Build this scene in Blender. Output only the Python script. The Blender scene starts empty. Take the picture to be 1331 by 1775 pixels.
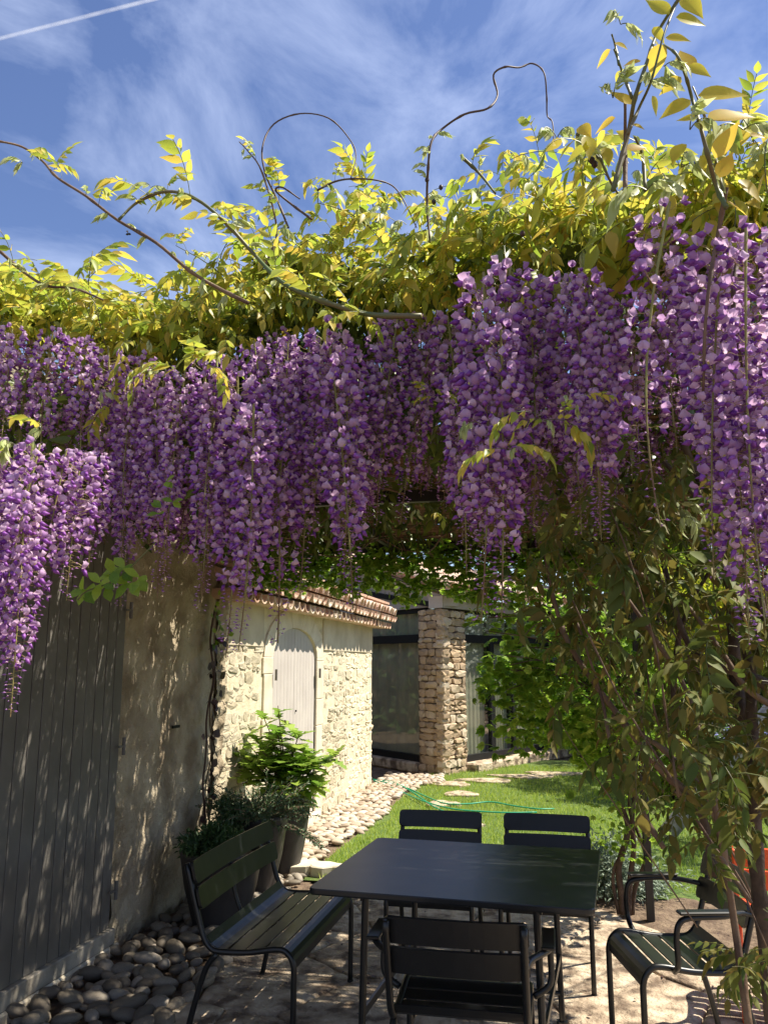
import bpy, math, random
import numpy as np
from mathutils import Vector, Matrix, Euler, noise as mnoise
R = math.radians
rng = random.Random(7)
nr = np.random.RandomState(7)
scn = bpy.context.scene

# ------------------------------------------------------------ camera
F_, CX, CY, H = 1440.0, 665.5, 887.5, 1.6
YAW, PIT = R(12.1), R(10.35)
cd = bpy.data.cameras.new('camera'); cam = bpy.data.objects.new('camera', cd)
scn.collection.objects.link(cam); scn.camera = cam
cam.location = (0, 0, H); cam.rotation_euler = (R(90) + PIT, 0, YAW)
cd.sensor_fit = 'VERTICAL'; cd.sensor_height = 24; cd.sensor_width = 18; cd.lens = F_ / 1775 * 24
cd.clip_start = .02; cd.clip_end = 40000

# ------------------------------------------------------------ light
SUN = Vector((.62, .22, 1.0)).normalized()
SUN_EL = math.asin(SUN.z)
world = bpy.data.worlds.new('World'); scn.world = world; world.use_nodes = True
nt = world.node_tree; nt.nodes.clear()
def N(t, typ, **k):
    n = t.nodes.new(typ)
    for a, b in k.items(): setattr(n, a, b)
    return n
sky = N(nt, 'ShaderNodeTexSky', sky_type='NISHITA', sun_disc=False)
sky.sun_elevation = SUN_EL; sky.sun_rotation = math.atan2(SUN.x, SUN.y)
sky.altitude = 300; sky.air_density = 1.0; sky.dust_density = .3; sky.ozone_density = 2.5
tc = N(nt, 'ShaderNodeTexCoord')
mp = N(nt, 'ShaderNodeMapping'); mp.inputs['Scale'].default_value = (1.6, .9, 2.6); mp.inputs['Rotation'].default_value = (.3, .5, .6)
n1 = N(nt, 'ShaderNodeTexNoise'); n1.inputs['Scale'].default_value = 2.3; n1.inputs['Detail'].default_value = 7; n1.inputs['Roughness'].default_value = .60; n1.inputs['Distortion'].default_value = .5
rmp = N(nt, 'ShaderNodeMapRange'); rmp.inputs[1].default_value = .42; rmp.inputs[2].default_value = .85; rmp.inputs[4].default_value = .55
mixc = N(nt, 'ShaderNodeMixRGB'); mixc.inputs[2].default_value = (7.6, 8.5, 10.8, 1)
hs = N(nt, 'ShaderNodeHueSaturation'); hs.inputs['Hue'].default_value = .512; hs.inputs['Saturation'].default_value = 1.06
bg = N(nt, 'ShaderNodeBackground'); bg.inputs[1].default_value = .088
ow = N(nt, 'ShaderNodeOutputWorld')
L = nt.links.new
L(tc.outputs['Generated'], mp.inputs[0]); L(mp.outputs[0], n1.inputs[0]); L(n1.outputs[0], rmp.inputs[0])
L(sky.outputs[0], hs.inputs['Color']); L(hs.outputs[0], mixc.inputs[1]); L(rmp.outputs[0], mixc.inputs[0])
L(mixc.outputs[0], bg.inputs[0]); L(bg.outputs[0], ow.inputs[0])
sd = bpy.data.lights.new('sun', 'SUN'); sd.energy = 5.0; sd.angle = R(.55); sd.color = (1, .93, .80)
so = bpy.data.objects.new('sun', sd); scn.collection.objects.link(so)
so.rotation_euler = SUN.to_track_quat('Z', 'Y').to_euler()
scn.view_settings.view_transform = 'Standard'; scn.view_settings.look = 'None'
scn.view_settings.exposure = .93; scn.view_settings.gamma = 1; scn.view_settings.use_curve_mapping = False
scn.cycles.max_bounces = 8; scn.cycles.transparent_max_bounces = 8; scn.cycles.transmission_bounces = 4
scn.cycles.use_denoising = True

# ------------------------------------------------------------ placing: a picture point at a known depth
_c, _s = math.cos(YAW), math.sin(YAW)
FW = Vector((-_s * math.cos(PIT), _c * math.cos(PIT), math.sin(PIT))); RT = Vector((_c, _s, 0)); UP = RT.cross(FW)
def ray(x, y): return FW + RT * ((x - CX) / F_) - UP * ((y - CY) / F_)
def at(x, y, Y):
    d = ray(x, y); return Vector((0, 0, H)) + d * (Y / d.y)
def ongr(x, y, z=0):
    d = ray(x, y); return Vector((0, 0, H)) + d * ((z - H) / d.z)

# ------------------------------------------------------------ materials
def mat(name, c1, c2=None, sc=6, rough=.7, bump=0, bsc=40, metal=0, trans=None, per=False, detail=4, c3=None, spec=.5, coat=0, emit=None, lo=.35, hi=.65, bdist=.01, hue=0):
    m = bpy.data.materials.new(name); m.use_nodes = True; t = m.node_tree; t.nodes.clear()
    out = N(t, 'ShaderNodeOutputMaterial'); b = N(t, 'ShaderNodeBsdfPrincipled')
    b.inputs['Roughness'].default_value = rough; b.inputs['Metallic'].default_value = metal
    b.inputs['Specular IOR Level'].default_value = spec; b.inputs['Coat Weight'].default_value = coat
    co = N(t, 'ShaderNodeTexCoord'); col = None
    if c2 is not None:
        cr = N(t, 'ShaderNodeValToRGB'); cr.color_ramp.elements[0].color = (*c1, 1); cr.color_ramp.elements[1].color = (*c2, 1)
        cr.color_ramp.elements[0].position = lo; cr.color_ramp.elements[1].position = hi
        if c3: e = cr.color_ramp.elements.new((lo + hi) / 2); e.color = (*c3, 1)
        nz = N(t, 'ShaderNodeTexNoise'); nz.inputs['Scale'].default_value = sc; nz.inputs['Detail'].default_value = detail
        t.links.new(co.outputs['Object'], nz.inputs[0])
        if per:
            g = N(t, 'ShaderNodeNewGeometry'); oi = N(t, 'ShaderNodeObjectInfo')
            a = N(t, 'ShaderNodeMath', operation='ADD'); f = N(t, 'ShaderNodeMath', operation='FRACT')
            t.links.new(g.outputs['Random Per Island'], a.inputs[0]); t.links.new(oi.outputs['Random'], a.inputs[1]); t.links.new(a.outputs[0], f.inputs[0])
            a2 = N(t, 'ShaderNodeMath', operation='MULTIPLY_ADD'); a2.inputs[1].default_value = .75
            a3 = N(t, 'ShaderNodeMath', operation='MULTIPLY_ADD'); a3.inputs[1].default_value = .5; a3.inputs[2].default_value = -.125
            t.links.new(nz.outputs[0], a3.inputs[0]); t.links.new(f.outputs[0], a2.inputs[0]); t.links.new(a3.outputs[0], a2.inputs[2])
            t.links.new(a2.outputs[0], cr.inputs[0])
            cr.color_ramp.elements[0].position = .1; cr.color_ramp.elements[-1].position = .9
        else: t.links.new(nz.outputs[0], cr.inputs[0])
        col = cr.outputs[0]; t.links.new(col, b.inputs['Base Color'])
    else: b.inputs['Base Color'].default_value = (*c1, 1)
    if bump:
        bn = N(t, 'ShaderNodeTexNoise'); bn.inputs['Scale'].default_value = bsc; bn.inputs['Detail'].default_value = 6; bn.inputs['Roughness'].default_value = .6
        bu = N(t, 'ShaderNodeBump'); bu.inputs['Strength'].default_value = bump; bu.inputs['Distance'].default_value = bdist
        t.links.new(co.outputs['Object'], bn.inputs[0]); t.links.new(bn.outputs[0], bu.inputs['Height']); t.links.new(bu.outputs[0], b.inputs['Normal'])
    if trans:
        tr = N(t, 'ShaderNodeBsdfTranslucent'); mx = N(t, 'ShaderNodeMixShader'); mx.inputs[0].default_value = trans
        if col is not None: t.links.new(col, tr.inputs[0])
        else: tr.inputs[0].default_value = (*c1, 1)
        t.links.new(b.outputs[0], mx.inputs[1]); t.links.new(tr.outputs[0], mx.inputs[2]); t.links.new(mx.outputs[0], out.inputs[0])
    else: t.links.new(b.outputs[0], out.inputs[0])
    return m
def ramp_of(m): return [n for n in m.node_tree.nodes if n.type == 'VALTORGB'][0].color_ramp

M = {}
M['leaf'] = mat('young_leaf', (.26, .38, .045), (.70, .52, .09), sc=8, rough=.42, trans=.58, per=True, c3=(.56, .58, .08))
M['gold'] = mat('golden_leaflet', (.66, .60, .07), (.86, .58, .09), sc=5, rough=.35, trans=.72, per=True, c3=(.82, .66, .09))
M['pale'] = mat('unfolding_leaf', (.42, .50, .16), (.66, .68, .34), sc=8, rough=.45, trans=.45, per=True)
M['leaf_shade'] = mat('shade_green_leaf', (.05, .10, .015), (.18, .22, .03), sc=8, rough=.4, trans=.28, per=True)  # green leaf with the canopy's inner shade darkened into its colour
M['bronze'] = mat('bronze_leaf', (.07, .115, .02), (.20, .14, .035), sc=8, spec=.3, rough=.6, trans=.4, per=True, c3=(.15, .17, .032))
M['petal'] = mat('lilac_petal', (.48, .25, .54), (.86, .65, .80), sc=60, rough=.65, spec=.3, trans=.45, per=True)
M['keel'] = mat('violet_keel', (.20, .035, .34), (.44, .15, .55), sc=60, rough=.5, trans=.3, per=True)
M['spot'] = mat('yellow_spot', (.75, .62, .18), rough=.6)
M['pedicel'] = mat('pedicel', (.30, .13, .10), (.34, .30, .08), sc=8, rough=.6)
M['axis'] = mat('raceme_axis', (.16, .08, .04), (.30, .32, .08), sc=5, rough=.6)
M['shoot'] = mat('green_shoot', (.08, .13, .03), (.16, .12, .05), sc=7, rough=.5)
M['bark'] = mat('vine_bark', (.045, .028, .020), (.13, .085, .055), sc=14, rough=.85, bump=.6, bsc=60)
M['cane'] = mat('brown_cane', (.08, .042, .025), (.22, .14, .08), sc=9, rough=.7, bump=.3, bsc=80)
M['tendril'] = mat('tendril', (.09, .05, .035), rough=.6)
M['black'] = mat('dark_lacquer', (.006, .007, .008), (.009, .010, .011), sc=30, rough=.36, bump=.05, bsc=300, spec=.5, bdist=.001)
M['table'] = mat('table_lacquer', (.008, .010, .011), (.020, .022, .023), sc=7, rough=.33, bump=.06, bsc=200, spec=.5, bdist=.001)
M['red'] = mat('orange_lacquer', (.75, .09, .015), rough=.4)
M['beam'] = mat('pergola_steel', (.015, .014, .013), rough=.5)
M['reed'] = mat('reed', (.10, .05, .028), (.30, .17, .09), sc=20, rough=.8, per=True)
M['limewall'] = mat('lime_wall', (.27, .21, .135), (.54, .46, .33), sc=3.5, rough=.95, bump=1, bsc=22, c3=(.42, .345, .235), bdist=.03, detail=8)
M['plaster'] = mat('old_plaster', (.50, .42, .30), (.64, .56, .42), sc=3, rough=.95, bump=.5, bsc=30, bdist=.01, detail=8)
M['mortar'] = mat('mortar', (.60, .51, .35), (.72, .63, .46), sc=12, rough=1, bump=1, bsc=60, bdist=.01)
M['stone'] = mat('limestone', (.60, .50, .34), (.76, .67, .50), sc=9, rough=.95, bump=1, bsc=45, per=True, bdist=.012, c3=(.70, .61, .44))
M['pstone'] = mat('pillar_stone', (.36, .27, .18), (.66, .56, .42), sc=10, rough=.95, bump=.9, bsc=35, per=True, bdist=.012, c3=(.58, .42, .26))
M['dressed'] = mat('dressed_stone', (.58, .50, .37), (.70, .62, .48), sc=6, rough=.9, bump=.4, bsc=50, bdist=.006)
M['pebble'] = mat('pebble', (.30, .23, .165), (.56, .50, .42), sc=9, rough=.75, per=True, bump=.2, bsc=60, c3=(.44, .345, .24))
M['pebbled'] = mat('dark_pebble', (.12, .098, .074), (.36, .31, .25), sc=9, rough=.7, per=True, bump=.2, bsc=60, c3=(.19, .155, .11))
M['slab'] = mat('patio_stone', (.17, .12, .08), (.60, .49, .35), sc=7, rough=.9, bump=1, bsc=11, bdist=.06, detail=10, c3=(.44, .34, .235), lo=.38, hi=.60)
M['earth'] = mat('earth', (.11, .07, .045), (.24, .17, .11), sc=12, rough=1, bump=1, bsc=30, bdist=.03)
M['lawnb'] = mat('lawn_ground', (.07, .13, .02), (.14, .19, .04), sc=12, rough=1, bump=1, bsc=80, bdist=.02)
M['grass'] = mat('grass_blade', (.24, .38, .035), (.50, .58, .10), sc=3, rough=.5, trans=.4, per=True)
M['gate'] = mat('grey_boards', (.135, .122, .106), (.172, .157, .138), sc=5, rough=.6, bump=.2, bsc=60, bdist=.003)
M['door'] = mat('taupe_boards', (.47, .42, .38), (.53, .48, .43), sc=4, rough=.6, bump=.15, bsc=60, bdist=.003)
M['sill'] = mat('grey_timber', (.24, .21, .17), (.40, .36, .30), sc=10, rough=.85, bump=.5, bsc=60, bdist=.004)
M['tile'] = mat('clay_tile', (.48, .29, .20), (.70, .59, .47), sc=14, rough=.9, bump=.5, bsc=50, per=True, c3=(.62, .45, .33), bdist=.006)
M['steel'] = mat('black_frame', (.012, .012, .013), rough=.6, spec=.2)
M['render'] = mat('grey_render', (.36, .335, .32), (.44, .41, .39), sc=3, rough=.9, bump=.2, bsc=50)
M['curtain'] = mat('curtain', (.34, .32, .26), (.42, .395, .32), sc=2.5, rough=.9)
M['pot'] = mat('dark_planter', (.018, .016, .017), (.05, .045, .043), sc=4, rough=.5, bump=.2, bsc=30)
M['hyd'] = mat('hydrangea_leaf', (.17, .33, .04), (.42, .54, .09), sc=10, rough=.42, trans=.45, per=True)
M['rose'] = mat('rosemary_leaf', (.035, .08, .03), (.13, .20, .09), sc=10, rough=.5, trans=.2, per=True)
M['dark'] = mat('thyme_leaf', (.02, .055, .015), (.07, .14, .04), sc=10, rough=.55, trans=.2, per=True)
M['creeper'] = mat('creeper_leaf', (.16, .31, .03), (.46, .62, .08), sc=10, rough=.4, trans=.6, per=True)
M['treeleaf'] = mat('tree_leaf', (.025, .06, .015), (.12, .19, .05), sc=4, rough=.5, trans=.3, per=True)
M['maple'] = mat('maple_leaf', (.28, .40, .03), (.55, .50, .04), sc=4, rough=.5, trans=.55, per=True)
M['silver'] = mat('silver_leaf', (.13, .18, .12), (.30, .36, .27), sc=10, rough=.7, trans=.15, per=True)
M['blue'] = mat('blue_flower', (.22, .22, .62), (.42, .42, .80), sc=10, rough=.6, per=True, trans=.2)
M['brownleaf'] = mat('dark_round_leaf', (.035, .018, .018), (.09, .045, .04), sc=10, rough=.5, trans=.15, per=True)
M['hose'] = mat('green_hose', (.01, .30, .16), rough=.45)
M['pale_bark'] = mat('pale_bark', (.20, .18, .16), (.46, .42, .38), sc=18, rough=.9, bump=.8, bsc=30)
M['gloss'] = mat('grey_dish', (.35, .36, .36), rough=.25)
M['bee'] = mat('bee_black', (.01, .01, .012), rough=.4)

gl = bpy.data.materials.new('window_glass'); gl.use_nodes = True; t = gl.node_tree; t.nodes.clear()
o_ = N(t, 'ShaderNodeOutputMaterial'); a_ = N(t, 'ShaderNodeBsdfTransparent'); a_.inputs[0].default_value = (.92, .94, .91, 1)
g_ = N(t, 'ShaderNodeBsdfGlossy'); g_.inputs['Roughness'].default_value = .02; lwg = N(t, 'ShaderNodeLayerWeight'); lwg.inputs[0].default_value = .5; pw = N(t, 'ShaderNodeMath', operation='POWER'); pw.inputs[1].default_value = 3.5; t.links.new(lwg.outputs['Facing'], pw.inputs[0]); fz = N(t, 'ShaderNodeMath', operation='MULTIPLY_ADD'); fz.inputs[1].default_value = .7; fz.inputs[2].default_value = .05; t.links.new(pw.outputs[0], fz.inputs[0])
mx = N(t, 'ShaderNodeMixShader'); t.links.new(fz.outputs[0], mx.inputs[0]); t.links.new(a_.outputs[0], mx.inputs[1]); t.links.new(g_.outputs[0], mx.inputs[2]); t.links.new(mx.outputs[0], o_.inputs[0])
M['glass'] = gl
ct = bpy.data.materials.new('ice_trail'); ct.use_nodes = True; t = ct.node_tree; t.nodes.clear()
o_ = N(t, 'ShaderNodeOutputMaterial'); a_ = N(t, 'ShaderNodeBsdfTransparent'); d_ = N(t, 'ShaderNodeBsdfDiffuse'); d_.inputs[0].default_value = (.9, .9, .92, 1)
tl_ = N(t, 'ShaderNodeBsdfTranslucent'); tl_.inputs[0].default_value = (.9, .9, .92, 1); ad = N(t, 'ShaderNodeMixShader')
lw = N(t, 'ShaderNodeLayerWeight'); lw.inputs[0].default_value = .5; mr = N(t, 'ShaderNodeMapRange'); mr.inputs[1].default_value = 0; mr.inputs[2].default_value = 1; mr.inputs[3].default_value = .22; mr.inputs[4].default_value = 0
nz = N(t, 'ShaderNodeTexNoise'); nz.inputs['Scale'].default_value = .004; mu = N(t, 'ShaderNodeMath', operation='MULTIPLY'); tcc = N(t, 'ShaderNodeTexCoord')
t.links.new(tcc.outputs['Object'], nz.inputs[0]); mu2 = N(t, 'ShaderNodeMath', operation='MULTIPLY'); mu2.inputs[1].default_value = 1.8; t.links.new(nz.outputs[0], mu2.inputs[0])
mx = N(t, 'ShaderNodeMixShader'); t.links.new(lw.outputs['Facing'], mr.inputs[0]); t.links.new(mr.outputs[0], mu.inputs[0]); t.links.new(mu2.outputs[0], mu.inputs[1]); t.links.new(mu.outputs[0], mx.inputs[0])
t.links.new(d_.outputs[0], ad.inputs[1]); t.links.new(tl_.outputs[0], ad.inputs[2])
t.links.new(a_.outputs[0], mx.inputs[1]); t.links.new(ad.outputs[0], mx.inputs[2]); t.links.new(mx.outputs[0], o_.inputs[0])
M['trail'] = ct

# ------------------------------------------------------------ objects and tags
COL = scn.collection
def link(name, me, parent=None, loc=None, rot=None, sc=None, kind=None):
    o = bpy.data.objects.new(name, me); COL.objects.link(o)
    if parent: o.parent = parent
    if loc is not None: o.location = loc
    if rot is not None: o.rotation_euler = rot
    if sc is not None: o.scale = sc
    if kind: o['kind'] = kind
    return o
def tag(o, label=None, cat=None, group=None, kind=None):
    if label: o['label'] = label
    if cat: o['category'] = cat
    if group: o['group'] = group
    if kind: o['kind'] = kind
    return o
def thing(name, label, cat, loc=(0, 0, 0), rz=0, group=None):
    o = link(name, None, loc=loc, rot=(0, 0, rz)); return tag(o, label, cat, group)
def copy_tree(o, parent=None):
    c = o.copy(); COL.objects.link(c)
    if parent: c.parent = parent
    for ch in list(o.children): copy_tree(ch, c)
    return c

class MB:
    def __init__(s): s.v = []; s.f = []; s.m = []
    def add(s, V, Fc, mi=0, X=None):
        b = len(s.v)
        for p in V:
            p = Vector(p); s.v.append(X @ p if X else p)
        for f in Fc: s.f.append(tuple(i + b for i in f)); s.m.append(mi)
        return s
    def box(s, c, d, rz=0, mi=0, X=None, bev=0, jit=0, rg=None):
        x, y, z = [q / 2 for q in d]
        T = Matrix.Translation(c) @ Matrix.Rotation(rz, 4, 'Z')
        if X: T = X @ T
        if not bev:
            V = [(-x, -y, -z), (x, -y, -z), (x, y, -z), (-x, y, -z), (-x, -y, z), (x, -y, z), (x, y, z), (-x, y, z)]
            if jit: V = [tuple(q + rg.uniform(-jit, jit) for q in p) for p in V]
            return s.add(V, [(3, 2, 1, 0), (4, 5, 6, 7), (0, 1, 5, 4), (1, 2, 6, 5), (2, 3, 7, 6), (3, 0, 4, 7)], mi, T)
        b = bev; V = []
        for sx in (-1, 1):
            for sy in (-1, 1):
                for sz in (-1, 1):
                    V += [(sx * (x - b), sy * (y - b), sz * z), (sx * (x - b), sy * y, sz * (z - b)), (sx * x, sy * (y - b), sz * (z - b))]
        me = hull(V); return s.add(me[0], me[1], mi, T)
    def tube(s, P, r, n=8, mi=0, cap=True):
        P = [Vector(p) for p in P]; m = len(P); rr = r if isinstance(r, (list, tuple)) else [r] * m
        b = len(s.v); prev = None
        for i, p in enumerate(P):
            d = (P[min(i + 1, m - 1)] - P[max(i - 1, 0)]).normalized()
            if prev is None:
                a = Vector((0, 0, 1)) if abs(d.z) < .9 else Vector((1, 0, 0)); u = d.cross(a).normalized()
            else:
                u = (prev - d * prev.dot(d)); u = u.normalized() if u.length > 1e-6 else d.orthogonal().normalized()
            prev = u; w = d.cross(u)
            for k in range(n):
                t_ = 2 * math.pi * k / n; s.v.append(p + (u * math.cos(t_) + w * math.sin(t_)) * rr[i])
        for i in range(m - 1):
            for k in range(n):
                k2 = (k + 1) % n; s.f.append((b + i * n + k, b + i * n + k2, b + (i + 1) * n + k2, b + (i + 1) * n + k)); s.m.append(mi)
        if cap:
            s.f.append(tuple(b + k for k in reversed(range(n)))); s.m.append(mi)
            s.f.append(tuple(b + (m - 1) * n + k for k in range(n))); s.m.append(mi)
        return s
    def mesh(s, name, mats, smooth=False):
        me = bpy.data.meshes.new(name); me.from_pydata([tuple(v) for v in s.v], [], s.f)
        for m_ in (mats if isinstance(mats, (list, tuple)) else [mats]): me.materials.append(m_)
        me.polygons.foreach_set('material_index', s.m)
        if smooth: me.polygons.foreach_set('use_smooth', [True] * len(s.f))
        me.update(); return me
    def build(s, name, mats, parent=None, smooth=False, kind=None, **k):
        return link(name, s.mesh(name, mats, smooth), parent, kind=kind, **k)
import bmesh
def hull(V):
    bm = bmesh.new()
    for p in V: bm.verts.new(p)
    r = bmesh.ops.convex_hull(bm, input=bm.verts)
    bmesh.ops.dissolve_limit(bm, angle_limit=.01, verts=bm.verts, edges=bm.edges)
    bm.verts.index_update(); out = ([v.co.copy() for v in bm.verts], [tuple(v.index for v in f.verts) for f in bm.faces]); bm.free(); return out

def smoothpath(P, n=6):
    """Catmull-Rom through P."""
    P = [Vector(p) for p in P]; out = []
    Q = [P[0] * 2 - P[1]] + P + [P[-1] * 2 - P[-2]]
    for i in range(1, len(Q) - 2):
        a, b, c, d = Q[i - 1:i + 3]
        for k in range(n):
            t_ = k / n; out.append(.5 * ((2 * b) + (c - a) * t_ + (2 * a - 5 * b + 4 * c - d) * t_ ** 2 + (-a + 3 * b - 3 * c + d) * t_ ** 3))
    out.append(P[-1]); return out

def np_mesh(name, V, T, mats, MI=None, smooth=False):
    me = bpy.data.meshes.new(name); V = np.asarray(V, dtype=np.float32); T = np.asarray(T, dtype=np.int32)
    me.vertices.add(len(V)); me.vertices.foreach_set('co', V.ravel())
    me.loops.add(T.size); me.loops.foreach_set('vertex_index', T.ravel())
    me.polygons.add(len(T)); me.polygons.foreach_set('loop_start', np.arange(0, T.size, 3, dtype=np.int32))
    for m_ in (mats if isinstance(mats, (list, tuple)) else [mats]): me.materials.append(m_)
    if MI is not None: me.polygons.foreach_set('material_index', np.asarray(MI, dtype=np.int32))
    if smooth: me.polygons.foreach_set('use_smooth', np.ones(len(T), dtype=bool))
    me.update(calc_edges=True); return me
def frames(D, U):
    D = D / np.linalg.norm(D, axis=1, keepdims=True)
    Y = np.cross(U, D); Y /= np.linalg.norm(Y, axis=1, keepdims=True) + 1e-9
    Z = np.cross(D, Y); return np.stack([D, Y, Z], axis=2)      # columns
def scatter(tV, tT, tM, Rm, P, S):
    n, k = len(P), len(tV)
    S = np.asarray(S); S = S[:, None, None] if S.ndim == 1 else S[:, None, :]
    V = np.einsum('nij,nkj->nki', Rm, tV[None] * S) + P[:, None, :]
    T = tT[None] + (np.arange(n) * k)[:, None, None]
    return V.reshape(-1, 3), T.reshape(-1, 3), np.tile(tM, n)
def merge(parts):
    V, T, Mi, o = [], [], [], 0
    for v, t_, m_ in parts:
        V.append(v); T.append(np.asarray(t_) + o); Mi.append(m_); o += len(v)
    return np.concatenate(V), np.concatenate(T), np.concatenate(Mi)
def tri_tube(P, r, n=3, mi=0):
    m = MB().tube(P, r, n, cap=False); T = []
    for f in m.f: T += [(f[0], f[1], f[2]), (f[0], f[2], f[3])]
    return np.array([tuple(v) for v in m.v]), np.array(T), np.full(len(T), mi)
def unit(n):
    v = nr.normal(size=(n, 3)); return v / np.linalg.norm(v, axis=1, keepdims=True)

# ============================================================ LEAF TEMPLATES
def leaf_tpl(w=.20, fold=.06, droop=.14, n=5, peak=.36, mi=0):
    """pointed leaf along +x, length 1, folded on the midrib"""
    V = [(0, 0, 0)]; T = []
    for i in range(1, n):
        u = i / n; ww = w * (math.sin(math.pi * u ** (math.log(.5) / math.log(peak))) ** (.8 if u < peak else 1.25))
        z = -droop * u * u
        V += [(u, ww, z + fold * ww / w), (u, 0, z), (u, -ww, z + fold * ww / w)]
    V.append((1, 0, -droop)); e = len(V) - 1
    T += [(0, 2, 1), (0, 3, 2)]
    for i in range(n - 2):
        a = 1 + 3 * i; b = a + 3
        T += [(a, a + 1, b + 1), (a, b + 1, b), (a + 1, a + 2, b + 2), (a + 1, b + 2, b + 1)]
    a = 1 + 3 * (n - 2); T += [(a, a + 1, e), (a + 1, a + 2, e)]
    return np.array(V, float), np.array(T), np.full(len(T), mi)
LEAF = leaf_tpl(); LEAFN = leaf_tpl(w=.15, fold=.05, droop=.2); LEAFW = leaf_tpl(w=.25, droop=.10, n=8, fold=.05, peak=.36); NEEDLE = (np.array([(0, -.06, 0), (0, .06, 0), (1, 0, 0)], float), np.array([(0, 1, 2)]), np.array([0]))
SMALL = leaf_tpl(w=.3, n=3, peak=.45)

def compound(seed, L=.22, pairs=6, ll=.06, hang=.5, young=False, mats=2):
    """a pinnate leaf: rachis drooping from the origin along +x, leaflets in pairs; material 0 leaflet, 1 rachis"""
    rg = np.random.RandomState(seed)
    P = []; a = .35; x = z = 0; n = 8
    for i in range(n + 1):
        P.append((x, 0, z)); a -= (hang * 1.7 + .3) / n; x += L / n * math.cos(a); z += L / n * math.sin(a)
    P = np.array(P); parts = [tri_tube(P, [.0014] * (n + 1), 3, 1)]
    tpl = LEAFN if young else LEAF
    for k in range(pairs * 2 + 1):
        u = .25 + .75 * (k // 2) / pairs if k < pairs * 2 else 1.0
        i = min(int(u * n), n - 1); p = P[i] + (P[i + 1] - P[i]) * (u * n - i); d = P[i + 1] - P[i]; d /= np.linalg.norm(d)
        side = 0 if k == pairs * 2 else (1 if k % 2 else -1)
        out = np.array([0, side, 0]); D = d * (.55 + .3 * rg.rand()) + out * (1.0 if side else 0) + np.array([0, 0, -hang * (1.3 if young else .6) - .5 * rg.rand()]) + rg.normal(size=3) * .12
        if young: D = D + np.array([0, 0, -1.6])
        l = ll * (1 - .35 * abs(u - .6)) * rg.uniform(.7, 1.25) * (1.25 if side == 0 else 1)
        parts.append(scatter(*tpl, frames(D[None], np.array([[0, 0, 1.]]) + rg.normal(size=(1, 3)) * .35), p[None], np.array([l])))
    return merge(parts)
COMP = [compound(10 + i, L=.17 + .02 * (i % 4), pairs=4 + i % 3, ll=.062 + .007 * (i % 3), hang=.3 + .2 * (i % 4)) for i in range(8)]
YOUNG = [compound(40 + i, L=.045 + .010 * i, pairs=5, ll=.038 + .005 * i, hang=.9, young=True) for i in range(4)]
COMP_ME = [np_mesh('compound_leaf', c[0], c[1], [M['leaf'], M['shoot']], c[2]) for c in COMP]
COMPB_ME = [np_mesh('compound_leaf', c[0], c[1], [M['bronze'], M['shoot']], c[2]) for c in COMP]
YOUNG_ME = [np_mesh('young_leaf', c[0], c[1], [M['pale'], M['shoot']], c[2]) for c in YOUNG]
def rotm(D, U=None):
    D = np.asarray(D, float)[None]; U = np.array([[0, 0, 1.]]) if U is None else np.asarray(U, float)[None]
    return Matrix([list(r) for r in frames(D, U)[0]])
def place(name, me, parent, p, D, s=1, U=None):
    o = link(name, me, parent); m = rotm(D, U).to_4x4() @ Matrix.Diagonal((s, s, s, 1)); m.translation = Vector(p); o.matrix_basis = m; return o

# ============================================================ FLOWER TEMPLATES
def floret_tpl(v=0):
    rg = random.Random(v); V = []; T = []; Mi = []
    def tri(pts, mi):
        b = len(V); V.extend(pts); 
        for i in range(1, len(pts) - 1): T.append((b, b + i, b + i + 1)); Mi.append(mi)
    # pedicel
    P = tri_tube([(0, 0, 0), (.010, 0, .004), (.020, 0, .003)], [.0007, .0007, .0012], 3, 3)
    tilt = [1.25, .25, 1.0, .7][v % 4]
    rows = []
    for i, (t_, w) in enumerate([(0, .0035), (.22, .0088), (.5, .0115), (.8, .0098), (1, .0042)]):
        row = []
        for c in (-1, -.5, 0, .5, 1):
            lx = .021 + .004 * math.sin(t_ * 2.6) - .0085 * (abs(c) ** 1.4) * (.3 + t_) * rg.uniform(.8, 1.2) + .0012 * (c == 0); lz = .002 + .021 * t_ - .003 * abs(c) * t_
            # tilt the banner forward over the keel
            dx, dz = lx - .02, lz - .002
            c = c * rg.uniform(.93, 1.05); row.append((.02 + dx * math.cos(tilt) + dz * math.sin(tilt), c * w, .002 - dx * math.sin(tilt) + dz * math.cos(tilt)))
        rows.append(row)
    b = len(V); V += [p for r_ in rows for p in r_]
    for i in range(4):
        for k in range(4):
            q = b + i * 5 + k; T += [(q, q + 1, q + 6), (q, q + 6, q + 5)]; Mi += [0, 0]
    # yellow spot, 0.4 mm proud of the banner
    c0 = Vector(rows[0][2]); c1 = Vector(rows[1][2]); nrm = Vector((math.cos(tilt), 0, -math.sin(tilt))) * .0006
    for sgn in (1,):
        mid = c0.lerp(c1, .75); tri([tuple(c0 + nrm), tuple(mid + Vector((0, .0028, 0)) + nrm), tuple(c1.lerp(Vector(rows[2][2]), .25) + nrm * 1.3), tuple(mid - Vector((0, .0028, 0)) + nrm)], 2)
    # keel and wings: drooping folded body
    K = [(.020, 0, .001), (.028, .0064, -.003), (.028, -.0064, -.003), (.031, 0, .002), (.027, 0, -.011), (.042, 0, -.010 - .004 * (v % 2))]
    b = len(V); V += K
    for f in [(0, 1, 3), (0, 3, 2), (0, 4, 1), (0, 2, 4), (1, 5, 3), (3, 5, 2), (1, 4, 5), (2, 5, 4)]: T.append(tuple(b + i for i in f)); Mi.append(1)
    return merge([P, (np.array(V, float), np.array(T), np.array(Mi))])
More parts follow.
